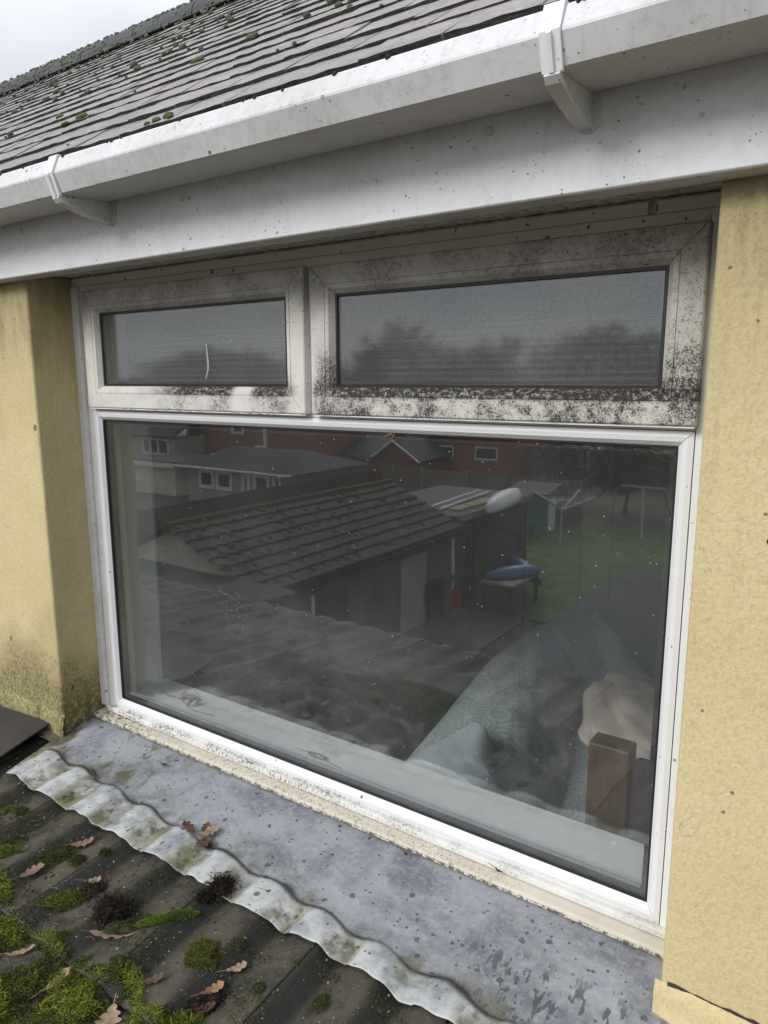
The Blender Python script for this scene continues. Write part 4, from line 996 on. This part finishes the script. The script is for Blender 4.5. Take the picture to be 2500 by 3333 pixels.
# bed
bed = empty('bed', (0,0,0), label='bed with brown wooden post, swirl patterned sheet and bunched duvet', cat='bed')
MB().box(-1.45, -.05, .50, 2.85, FL+.22, -1.56).build('mattress', 'duvet', bed, bevel=.05, seg=4)
MB().box(-1.47, -.03, .48, 2.88, FL+.10, FL+.215).build('bed_frame', 'bedwood', bed, bevel=.01)
MB().box(-.640, -.520, .585, .665, FL, -1.052).build('bed_post', 'bedwood', bed, bevel=.006)
MB().box(-.5195, .20, .60, .655, FL+.1, -1.085).build('headboard', 'purple', bed, bevel=.02, seg=3)
def cloth(name, L, R_, nz_, mat, parent, H, zb, wr, seed, thick=.0, rot=None):
    """surface lofted between polylines L and R_ with a domed, wrinkled top"""
    def samp(P, t):
        t *= len(P)-1; i = min(int(t), len(P)-2); f = t-i; return np.array(P[i])*(1-f)+np.array(P[i+1])*f
    nu, nv = 90, 46; V = []
    for i in range(nu):
        t = i/(nu-1); a, b = samp(L, t), samp(R_, t)
        for j in range(nv):
            s = j/(nv-1); p = a*(1-s)+b*s; e = (1-abs(2*s-1)**2.6)*min(1, (t+.01)/.06)**.5*min(1, (1.01-t)/.10)**.5
            wn_ = .8*abs(fn(p[0]*1.0+.3*p[1], p[1]*.4, seed, 4.5))+.25*abs(fn(p[0]+.4*p[1], p[1]*.5, seed+2, 11))
            z = zb+H*e+wr*(wn_-.3)*e
            V.append((p[0], p[1], z))
    return npmesh(name, V, grid_faces(nu, nv), mat, parent, smooth=True)
dv = cloth('duvet', [(-1.40,.42),(-1.47,.80),(-1.55,1.25),(-1.62,1.75),(-1.66,2.25),(-1.58,2.60),(-1.42,2.75)], [(-.80,.52),(-.83,.85),(-.90,1.15),(-1.0,1.5),(-1.06,1.85),(-1.02,2.1),(-.88,2.35)], 0, 'duvet', None, .26, -1.555, .055, 3)
tag(dv, 'bunched grey-green duvet with pale concentric arc pattern on the bed', 'duvet')
fl = cloth('duvet_lining', [(-1.38,.40),(-1.32,.60),(-1.20,.86)], [(-.82,.49),(-.86,.60),(-1.0,.78)], 0, 'sheet_blue', dv, .29, -1.50, .035, 8)
def pillow(x, y, z, sx, sy, sz, rz, mat, label, rx=0):
    v, f = ICO[5]; d = np.sign(v)*np.abs(v)**.80; d = d*np.array([sx, sy, sz])*(1+.16*np.array([fn(*(p*2)) for p in v])+.09*np.array([-abs(fn(p[0]*5+p[1]*2, p[1]*1.6, p[2]*2)) for p in v])-.05*np.array([abs(fn(p[0]*13, p[1]*4+p[0]*3, p[2]*3)) for p in v]))[:, None]
    o = npmesh('pillow', d, f, mat, None, smooth=True); o.location = (x, y, z); o.rotation_euler = (rx, .15, rz); return tag(o, label, 'pillow', 'pillows on the bed')
pillow(-.76, 1.66, -1.46, .25, .40, .11, .25, 'pillow', 'beige creased pillow beside the duvet')
pillow(-.70, 1.62, -1.50, .24, .34, .07, .15, 'pillow_w', 'white pillow peeping out under the beige one')
v, f = ICO[5]
pu = npmesh('cushion', np.sign(v)*np.abs(v)**.7*np.array([.20,.24,.20]), f, 'purple', None, smooth=True); pu.location = (-.33, .98, -1.30)
tag(pu, 'dark plum cushion behind the wooden bed post', 'cushion')

# ================================================================ GARDEN AND NEIGHBOURHOOD (seen mirrored in the glass)
tag(MB().add([(-700,-900,G-.02),(700,-900,G-.02),(700,500,G-.02),(-700,500,G-.02)], [(0,1,2,3)]).build('ground', 'ground'), 'garden and field ground', kind='structure')
tag(MB().slab([(-10.6,-23.1),(-5.0,-25.2),(-3.2,-21),(-3.2,-13),(-6.1,-13),(-8.0,-17.2),(-10.6,-18)], G-.01, G+.004).build('lawn', 'grass'), 'mown green lawn behind the house', kind='structure')
tag(MB().slab([(-9.5,-12.9),(-6.2,-12.9),(-6.0,-3),(-10,-3)], G-.012, G+.002).build('patio', 'paving'), 'paved yard beside the garage', kind='structure')
tag(MB().box(-6.6, 2.0, -1.70, -1.55, G, zl(-1.6)-.08).build('lower_wall', 'render'), 'yellow ground floor wall below the lower roof', kind='structure')
def boards(parent, p0, p1, z0, z1, mat, w=.2):
    a, b = Vector(p0), Vector(p1); L = (b-a).length; n = int(L/w); d = (b-a)/n; ang = math.atan2(d.y, d.x); me = None
    for i in range(n):
        if me is None:
            me = MB().box(0, w*.94, -.012, .012, 0, z1-z0).build('board', mat, parent); o = me
        else: o = bpy.data.objects.new('board', me.data); link(o, parent)
        o.location = (a.x+d.x*i, a.y+d.y*i, z0+random.uniform(-.015,.015)); o.rotation_euler.z = ang
def fence(name, p0, p1, z1, mat, label, posts, w=.2, pm='concrete'):
    e = empty(name, (0,0,0), label=label, cat='fence'); boards(e, (*p0, 0), (*p1, 0), G+.05, z1, mat, w)
    a, b = Vector((*p0, 0)), Vector((*p1, 0)); off = Vector((b.y-a.y, -(b.x-a.x), 0)).normalized()
    for t in posts:
        p = a+(b-a)*t
        for s in (1,):
            MB().box(p.x-.05, p.x+.05, p.y+.02, p.y+.12, G, z1+.08).build('post', pm, e)
    return e
fence('boundary_fence', (-17.2,-9.0), (-17.2,-23.2), -3.6, 'dark_fence', 'long dark board fence behind the garage', [])
fence('boundary_fence', (-17.1,-23.2), (-8.6,-23.2), -3.5, 'fence', 'grey board fence with pale concrete posts beyond the flat roof', [.07,.235,.47,.65,.83])
e = empty('garden_fence', (0,0,0), label='weathered fence at the far end of the lawn', cat='fence')
mb = MB()
for i in range(110): mb.box(-22+i*.16, -22+i*.16+.15, -34.4, -34.37, G, -3.5+random.uniform(-.03,.03))
tag(mb.build('fence_boards', 'fence', e), kind='stuff')
for x in (-19.6,-17.2,-15.6,-13.8,-12.3,-10.4,-8.6,-6.6): box('post', 'concrete', e, x-.06, x+.06, -34.30, -34.2, G, -3.38)
# garage
ga = empty('garage', (-9.8,-9.6,G), label='cream gabled garage with mossy brown tiled roof', cat='garage')
def gp(mb, name, mat): o = mb.build(name, mat, ga); o.location = (9.8, 9.6, -G); return o
gp(MB().add([(-11.6,-6.45,G),(-7.95,-6.45,G),(-7.95,-6.45,-3.25),(-9.8,-6.45,-2.50),(-11.6,-6.45,-3.25),(-11.6,-6.6,G),(-7.95,-6.6,G),(-7.95,-6.6,-3.25),(-9.8,-6.6,-2.50),(-11.6,-6.6,-3.25)], [(0,1,2,3,4),(9,8,7,6,5),(0,5,6,1),(1,6,7,2),(2,7,8,3),(3,8,9,4),(4,9,5,0)]), 'gable_wall', 'cream_wall')
gp(MB().box(-8.1,-7.95,-12.8,-6.6,G,-3.3), 'side_wall', 'brown_wall'); gp(MB().box(-11.6,-11.45,-12.8,-6.6,G,-3.3), 'side_wall', 'cream_wall'); gp(MB().box(-11.6,-7.95,-12.95,-12.8,G,-3.3), 'rear_wall', 'cream_wall')
def slope(xe, ze, yy0, yy1, xr, zr, rows, name, mat, build, wav=.30):
    """pantiled slope as stepped rows with rolls"""
    mb = MB()
    for r in range(rows):
        t0, t1 = r/rows, (r+1)/rows+.02
        ny = int(abs(yy1-yy0)/.15)
        V = []
        for k, t in ((0, t0), (1, t1)):
            for i in range(ny+1):
                y = yy0+(yy1-yy0)*i/ny; V.append((xe+(xr-xe)*t, y, ze+(zr-ze)*t+(.045 if k == 0 else .0)+.02*(i % 2)))
        for i in range(ny+1): V.append((V[i][0], V[i][1], V[i][2]-.05))
        m_ = ny+1; mb.add(V, [(i, i+1, m_+i+1, m_+i) for i in range(ny)]+[(2*m_+i, 2*m_+i+1, i+1, i) for i in range(ny)])
    return build(mb, name, mat)
slope(-7.72,-3.30,-13.0,-6.3,-9.8,-2.42,8,'roof_slope','brown_roof',gp); slope(-11.85,-3.30,-13.0,-6.3,-9.8,-2.42,8,'roof_slope','brown_roof',gp)
gp(MB().tube([(-9.8,-13.0,-2.42),(-9.8,-6.3,-2.42)], .09, 8), 'ridge', 'leafg')
gp(MB().box(-7.74,-7.66,-13.0,-6.3,-3.42,-3.33), 'gutter', 'black')
gp(MB().box(-7.948,-7.93,-8.9,-7.9,-4.7,-3.7), 'window', 'winglass'); gp(MB().box(-7.949,-7.92,-7.9,-7.82,-4.75,-3.65), 'window_frame', 'white')
gp(MB().box(-7.949,-7.9,-11.6,-10.6,G,-3.6), 'door', 'grey_wall')
it = []
for _ in range(260):
    t = random.random()**1.3; y = random.uniform(-12.9,-6.4); it.append(((-7.8-2.0*t, y, -3.24+.87*t), random.uniform(.02,.06), .03, (.4,0,1), 0))
o = blobs('roof_moss', it, 'moss_dull', ga, sub=1); o.location = (9.8, 9.6, -G)
# lean-to beside the gable
lt = empty('lean_to', (-8.8,-5.7,G), label='low grey felt roofed lean-to against the garage gable', cat='shed')
def lp(mb, name, mat): o = mb.build(name, mat, lt); o.location = (8.8, 5.7, -G); return o
lp(MB().quad((-11.6,-4.95,-3.30),(-7.6,-4.95,-3.30),(-6.95,-6.42,-3.16),(-11.6,-6.42,-3.16), .08), 'roof', 'felt'); lp(MB().box(-11.5,-7.7,-6.4,-5.1,G,-3.42), 'wall', 'brick')
lp(MB().box(-11.5,-7.6,-4.94,-4.90,-3.46,-3.34), 'fascia', 'slate')
for y in (-5.4,-5.9): lp(MB().box(-11.6,-7.4,y,y+.05,-3.2-(y+6.4)*.1,-3.17-(y+6.4)*.1), 'batten', 'black')
# store with flat roof
fr = empty('flat_roof_store', (-9.3,-15,G), label='long flat roofed store beyond the garage carrying ladder and canoe', cat='shed')
def fp(mb, name, mat): o = mb.build(name, mat, fr); o.location = (9.3, 15, -G); return o
fp(MB().box(-10.8,-7.90,-17.2,-13.02,-3.18,-3.08), 'roof', 'felt_pale'); fp(MB().box(-10.7,-8.0,-17.1,-13.1,G,-3.19), 'wall', 'dark_fence')
fp(MB().box(-7.99,-7.96,-14.6,-13.6,-4.9,-3.7), 'window', 'winglass'); fp(MB().box(-7.89,-7.86,-17.2,-13.02,-3.22,-3.06), 'fascia', 'concrete')
ld = empty('ladder', (0,0,0), label='aluminium ladder lying along the flat roof', cat='ladder')
for dx in (0, .38): MB().tube([(-8.98+dx*.97,-13.4,-3.03),(-9.25+dx*.97,-16.6,-3.03)], .03).build('stile', 'steel', ld)
for i in range(11):
    t = (i+.5)/11; MB().tube([(-8.98-.27*t,-13.4-3.2*t,-3.03),(-8.98-.27*t+.37,-13.4-3.2*t,-3.03)], .018).build('rung', 'steel', ld)
tag(box('plywood_board', 'ply', None, -8.50,-8.18,-15.6,-13.6,-3.075,-3.03), 'narrow tan board lying beside the ladder on the flat roof', 'board')
def hull(name, c, L, Wd, H, rz, mat, label, cat, rx=0, flip=False):
    V = []; n, m_ = 18, 10
    for i in range(n+1):
        t = i/n*2-1; wv = Wd/2*(1-abs(t)**2.6)**.8+.004; hh = H*(.75+.25*(1-t*t)); rise = .18*H*t*t
        for j in range(m_+1):
            a = pi*j/m_; V.append((t*L/2, -cos(a)*wv, (sin(a)*hh-rise)*(-1 if flip else 1)))
    F = [(i*(m_+1)+j, (i+1)*(m_+1)+j, (i+1)*(m_+1)+j+1, i*(m_+1)+j+1) for i in range(n) for j in range(m_)]
    F += [(i*(m_+1), i*(m_+1)+m_, (i+1)*(m_+1)+m_, (i+1)*(m_+1)) for i in range(n)]
    o = MB().add(V, F).build(name, mat, None, smooth=True); o.location = c; o.rotation_euler = (rx, 0, rz); return tag(o, label, cat)
hull('canoe', (-7.85,-15.3,-3.06), 2.9, .58, .30, radians(80), 'white', 'white upturned canoe on the edge of the flat roof', 'canoe')
hull('kayak', (-6.80,-13.65,-4.42), 1.55, .5, .22, radians(-62), 'kayak', 'blue kayak lying on the garden table', 'kayak')
k2 = hull('kayak', (-7.15,-15.0,-4.35), 1.9, .5, .20, radians(-40), 'kayak', 'longer blue kayak leaning behind the one on the table', 'kayak'); k2.rotation_euler = (0, .12, radians(40)); k2.location = (-7.1, -14.9, -4.62)
tb = empty('garden_table', (-6.85,-13.6,G), label='weathered garden table under the blue kayak', cat='table')
box('table_top', 'concrete', tb, -.4,.4,-.75,.75,.68,.74)
for a in (-.35,.35):
    for b in (-.68,.68): box('leg', 'dark_fence', tb, a-.04,a+.04,b-.04,b+.04,0,.679)
sm_ = empty('barbecue', (-8.1,-11.9,G), label='black barbecue trolley with a shelf beside the garage', cat='barbecue')
box('firebox', 'black', sm_, -.3,.3,-.35,.35,.45,.85, bevel=.03); box('shelf', 'dark_fence', sm_, -.28,.28,-1.3,-.36,.72,.76)
for a in (-.27,.27):
    for b in (-1.25,-.3,.3): box('leg', 'black', sm_, a-.02,a+.02,b-.02,b+.02,0,.449 if b > -.5 else .719)
def canister(x, y, z, label, s=1):
    o = empty('canister', (x,y,z), label=label, cat='canister'); o.scale = (s,)*3
    MB().tube([(0,0,0),(0,0,.05),(0,0,.34),(0,0,.42)], .15, 12, .13).build('body', 'red', o, smooth=False, bevel=.02); MB().tube([(0,0,.42),(0,0,.50)], .04, 8).build('cap', 'black', o)
canister(-7.95,-12.95,G, 'red canister on the ground by the garage corner'); canister(-8.02,-12.72,-4.42, 'small red can on the barbecue shelf', .6)
# clothes dryer
rd = empty('rotary_dryer', (-8.4,-20.77,G), label='rotary clothes dryer half open on the lawn', cat='clothes dryer')
MB().tube([(0,0,0),(0,0,1.46)], .028).build('pole', 'steel', rd)
ends = []
for k, a in enumerate((0.15, pi/2+.15, pi+.15, 1.5*pi+.15)):
    p = (1.12*cos(a), 1.12*sin(a), 1.62); ends.append(Vector(p)); MB().tube([(0,0,1.08), p], .032).build('arm', 'steel', rd)
    MB().tube([(0,0,1.42),(p[0]*.5,p[1]*.5,1.35)], .012).build('strut', 'steel', rd)
mln = MB()
for fr_ in (.35,.5,.65,.8,.95):
    for k in range(4):
        a, b = ends[k], ends[(k+1)%4]; o_ = Vector((0,0,1.08)); mln.tube([o_+(a-o_)*fr_, o_+(b-o_)*fr_], .006, 4)
mln.build('washing_lines', 'steel', rd)
# turquoise shed
ts = empty('garden_shed', (-10.0,-22.2,G), label='small turquoise painted shed with pale roof at the fence', cat='shed')
box('wall', 'turq', ts, -.7,.7,-.6,.6,0,1.35); MB().quad((-.8,.7,1.36),(.8,.7,1.36),(.8,-.7,1.56),(-.8,-.7,1.56),.05).build('roof', 'felt_pale', ts); box('door', 'white', ts, .701,.715,-.3,.3,.05,1.2)
# swing frame in the far garden
sw = empty('swing_frame', (-6.9,-24.5,G), label='wooden swing frame beyond the lawn', cat='swing')
MB().tube([(-.75,0,1.46),(.75,0,1.46)], .05).build('beam', 'concrete', sw); MB().tube([(0,0,1.42),(.55,1.9,0)], .05).build('leg', 'concrete', sw); MB().tube([(.72,0,1.42),(.9,-.8,0)], .05).build('leg', 'concrete', sw)
# outbuilding with grey felt roof and dome
ob = empty('outbuilding', (-.8,-7.2,G), label='square outbuilding with dark grey felt roof just below the house', cat='outbuilding')
box('wall', 'brick', ob, -1.9,2.8,-1.3,2.5,0,2.52); box('roof', 'felt', ob, -2.05,3.0,-1.47,2.7,2.521,2.60)
v, f = ICO[3]; dm = v*np.array([.42,.7,.2]); dm[:, 2] = np.maximum(dm[:, 2], 0); npmesh('rooflight', dm+np.array([-.85,-.55,2.60]), f, 'purple', ob, smooth=True)
# houses
def window(parent, x0, x1, z0, z1, y, fw_=.07):
    fr_ = MB(); fr_.box(x0,x1,y,y+.05,z0,z0+fw_).box(x0,x1,y,y+.05,z1-fw_,z1).box(x0,x0+fw_,y,y+.05,z0+fw_,z1-fw_).box(x1-fw_,x1,y,y+.05,z0+fw_,z1-fw_)
    w_ = fr_.build('window', 'white', parent); MB().box(x0+fw_,x1-fw_,y+.005,y+.02,z0+fw_,z1-fw_).build('pane', 'winglass', w_); return w_
b1 = empty('bungalow', (0,0,0), label='low grey bungalow with white windows and dark hipped roof behind the fence', cat='bungalow')
box('wall', 'grey_wall', b1, -23.3,-17.8,-22.4,-18.3,G,-3.40)
MB().add([(-23.7,-17.95,-3.38),(-17.4,-17.95,-3.38),(-17.4,-22.8,-3.38),(-23.7,-22.8,-3.38),(-22.6,-20.3,-2.72),(-18.8,-20.3,-2.70)], [(0,1,5,4),(1,2,5),(2,3,4,5),(3,0,4),(3,2,1,0)]).build('roof', 'slate_roof', b1)
box('gutter', 'white', b1, -23.7,-17.4,-17.94,-17.86,-3.42,-3.36)
for a, b, z0 in ((-22.66,-21.75,-4.25),(-21.68,-20.76,-4.25),(-20.23,-19.81,-4.6),(-19.64,-18.8,-4.6),(-18.64,-18.2,-4.6)): window(b1, a, b, z0, -3.47, -18.29, .15)
b2 = empty('brick_house', (0,0,0), label='tall red brick house with white downpipes behind the bungalow', cat='house')
box('wall', 'brick', b2, -32.2,-24.9,-33,-26,G,-.7)
MB().add([(-32.5,-25.7,-.7),(-24.6,-25.7,-.7),(-24.6,-33.3,-.7),(-32.5,-33.3,-.7),(-32.5,-29.5,-.45),(-24.6,-29.5,-.45)], [(0,1,5,4),(1,2,5),(2,3,4,5),(3,0,4),(3,2,1,0)]).build('roof', 'slate_roof', b2)
for x, z0 in ((-32.15,G),(-26.25,-3.45)): box('downpipe', 'white', b2, x-.07,x+.07,-25.98,-25.86,z0,-.75)
box('downpipe', 'white', b2, -27.0,-26.33,-25.98,-25.86,-3.45,-3.32)
window(b2, -28.75,-27.85,-2.80,-1.7,-25.99,.12)
b3 = empty('tile_hung_house', (0,0,0), label='grey tile hung house with wide white window at the far left', cat='house')
box('wall', 'grey_wall', b3, -37,-31.0,-29,-24,G,-3.0); MB().quad((-37.3,-23.7,-3.0),(-30.7,-23.7,-2.95),(-30.7,-26.5,-1.4),(-37.3,-26.5,-1.4),.1).build('roof', 'slate_roof', b3); window(b3, -33.6,-31.5,-3.95,-3.05,-23.99,.1)
for x in (-33.0,-32.35): box('mullion', 'white', b3, x,x+.09,-23.98,-23.9,-3.9,-3.1)
b4 = empty('low_extension', (0,0,0), label='low flat grey extension with cream front left of the bungalow', cat='extension')
box('roof', 'felt', b4, -29.5,-25.3,-23,-20,-3.72,-3.62); box('wall', 'cream_wall', b4, -29.3,-26.4,-22.9,-20.15,G,-3.721); box('fascia', 'white', b4, -29.5,-26.3,-19.99,-19.93,-3.9,-3.7)
b5 = empty('gabled_brick_house', (0,0,0), label='brick gable with white bargeboards beyond the grey fence', cat='house')
MB().add([(-22.2,-30,G),(-19.6,-30,G),(-19.6,-30,-3.98),(-21.0,-30,-3.16),(-22.2,-30,-3.98),(-22.2,-37,G),(-19.6,-37,G),(-19.6,-37,-3.98),(-21.0,-37,-3.16),(-22.2,-37,-3.98)], [(0,1,2,3,4),(9,8,7,6,5),(0,5,6,1),(1,6,7,2),(2,7,8,3),(3,8,9,4),(4,9,5,0)]).build('wall', 'brick', b5)
MB().quad((-22.6,-29.7,-4.2),(-20.98,-29.7,-3.05),(-20.98,-37.2,-3.05),(-22.6,-37.2,-4.2),.08).build('roof_slope', 'slate_roof', b5); MB().quad((-19.3,-29.7,-4.1),(-21.0,-29.7,-3.05),(-21.0,-37.2,-3.05),(-19.3,-37.2,-4.1),-.08).build('roof_slope', 'slate_roof', b5)
for a, b in (((-22.6,-29.66,-4.22),(-20.98,-29.66,-3.06)),((-19.3,-29.66,-4.12),(-21.0,-29.66,-3.06))): MB().tube([a, b], .07, 4).build('bargeboard', 'white', b5)
MB().box(-24.2,-22.4,-29.8,-29.7,-4.12,-4.0).build('fascia', 'white', b5); MB().box(-24.0,-22.2,-33,-29.95,G,-4.12).build('side_wall', 'brick', b5)
MB().quad((-24.3,-29.6,-4.05),(-22.2,-29.6,-4.05),(-22.2,-33.5,-3.2),(-26.4,-33.5,-3.0),.06).build('porch_roof', 'slate_roof', b5)
MB().quad((-29.2,-30.6,-3.95),(-24.2,-30.6,-3.95),(-24.2,-35,-2.7),(-29.2,-35,-2.7),.08).build('rear_roof', 'slate_roof', b5)
MB().quad((-27.1,-30.4,-3.9),(-29.1,-30.4,-3.42),(-29.1,-30.4,-3.22),(-27.1,-30.4,-3.72),.05).build('verge', 'white', b5); MB().box(-29,-24.2,-34.9,-30.7,G,-3.98).build('rear_wall', 'brick', b5)
b6 = empty('red_brick_house', (0,0,0), label='red brick house with white windows behind the two fences', cat='house')
box('wall', 'brick', b6, -21.2,-15.6,-39,-33,G,-3.0); MB().quad((-21.5,-32.7,-3.0),(-15.3,-32.7,-3.0),(-15.3,-36,-1.6),(-21.5,-36,-1.6),.1).build('roof', 'slate_roof', b6)
window(b6, -20.5,-19.2,-4.2,-3.5,-32.99,.09); window(b6, -17.9,-16.6,-4.2,-3.5,-32.99,.09); box('downpipe', 'white', b6, -21.1,-20.98,-32.98,-32.88,G,-3.1)

def tree(x, y, zb, H, R_, mat, label, cat='tree', n=900, group='trees beyond the gardens', leaf=.35, name='broadleaf_tree', conic=False):
    t = empty(name, (x,y,zb), label=label, cat=cat, group=group)
    mb = MB(); mb.tube([(0,0,0),(.02*H,0,H*.3),(0,.02*H,H*.62),(0,0,H*.9)], .028*H, 7, .006*H)
    for k in range(7):
        a = k*2.4; h0 = H*(.28+.07*k); mb.tube([(0,0,h0),(cos(a)*R_*.5,sin(a)*R_*.5,h0+H*.12),(cos(a)*R_*.8,sin(a)*R_*.8,h0+H*.2)], .012*H, 5, .004*H)
    mb.build('trunk', 'bark', t)
    cl_ = [(rng.normal(0, .45, 3)) for _ in range(16)]; P = []
    for c in cl_:
        m_ = n//16; q = rng.normal(0, .27, (m_, 3)); P.append(np.clip(c, -.8, .8)+q)
    P = np.concatenate(P); rad = np.linalg.norm(P, axis=1); P = P[rad < 1.15]
    zc = (P[:, 2]*.5+.5)
    if conic: P[:, :2] *= (1.1-zc)[:, None]*1.1
    C0 = np.stack([P[:, 0]*R_, P[:, 1]*R_, H*(.22+.78*np.clip(zc, 0, 1.1))], 1)
    s = leaf*rng.uniform(.5, 1.3, len(C0)); A = rng.normal(0, 1, (len(C0), 3)); A /= np.linalg.norm(A, axis=1)[:, None]; B = np.cross(A, rng.normal(0, 1, (len(C0), 3))); B /= np.linalg.norm(B, axis=1)[:, None]
    V = np.stack([C0-A*s[:, None], C0-B*s[:, None]*.6, C0+A*s[:, None], C0+B*s[:, None]*.6], 1).reshape(-1, 3); F = np.arange(len(V)).reshape(-1, 4)
    npmesh('crown', V, F, mat, t); return t
TR = [(-98,8.5,'bare brown tree at the far left of the treeline'),(-90,9.8,'wide brown tree, second in the treeline'),(-83,9.7,'round brown tree left of the hollow in the treeline'),(-76,9.0,'low brown tree in the hollow of the treeline'),(-70,9.4,'brown tree right of the hollow in the treeline'),(-63,7.8,'small brown tree behind the brick house'),
 (-56,9.8,'brown tree at the left end of the right hand pane'),(-50.5,11.6,'tallest broad brown tree over the rooftops'),(-45.5,9.6,'mid brown tree right of the tallest one'),(-41,8.6,'low tree in the gap of the treeline'),(-36,9.4,'brown tree in the middle of the right hand pane'),(-31,10.0,'fuller brown tree towards the right'),(-26.5,10.6,'tall full tree, third from the right'),(-22,9.4,'brown tree, second from the right end'),(-17.5,8.7,'small tree at the right end of the treeline'),(-12,9.2,'brown tree outside the lawn axis')]
for i, (x, H, lab) in enumerate(TR):
    con = 'conifer' in lab or 'dark tall' in lab
    tree(x+2, -70-random.uniform(0, 8), G, H, random.uniform(4.2, 5.5) if not con else 3.2, 'dark_leafg' if con else 'leafb', lab, n=1500, leaf=.42, name='conifer' if con else 'broadleaf_tree', conic=con)
mb = MB(); hv = []; nh = 400
for i in range(nh+1):
    x = -150+i*.5; h = 5.6+1.3*fn(x, 0, 0, .12)+.5*fn(x, 0, 2, .5); hv += [(x,-84,G),(x,-84+.5*sin(i),G+h)]
mb.add(hv, [(2*i,2*i+2,2*i+3,2*i+1) for i in range(nh)]+[]); hv2 = [(a, b-3, c*1.0) for a, b, c in hv]; mb.add(hv2, [(2*i,2*i+2,2*i+3,2*i+1) for i in range(nh)])
tag(mb.build('far_wood', 'leafb'), 'dim band of woodland behind the treeline', 'wood', kind='stuff')
tree(-8.2,-27.0,G,2.9,1.5,'leafg','dense evergreen bush beside the lawn',cat='bush',n=1800,leaf=.13,name='evergreen_bush',group='bushes by the lawn')
tree(-6.3,-28.5,G,2.6,1.4,'leafg','smaller evergreen bush behind the swing frame',cat='bush',n=1200,leaf=.13,name='evergreen_bush',group='bushes by the lawn')
tree(-11.2,-29.0,G,3.0,1.3,'leafb','bare shrub between the two fences',cat='shrub',n=900,leaf=.10,name='bare_shrub',group='bushes by the lawn')
# small marks on the window and wall
blobs('dead_insects', [((-.955+.006*i, -.006+.002*(i%2), -.128+.002*(i%3)), .004+.0015*(i%2), .004, (0,-1,0), i*1.3) for i in range(4)], m_leaf('insect_brown', (.10,.05,.03), (.18,.09,.05)), None, sub=2, label='small brown clump of dead insects at the top of the big pane', cat='litter', kind='thing')
blobs('black_scrap', [((-.135, -.159, -.247), .0045, .003, (0,-1,0), 2.)], 'debris', None, sub=2, label='single black scrap stuck on the right rendered wall', cat='litter', kind='thing')
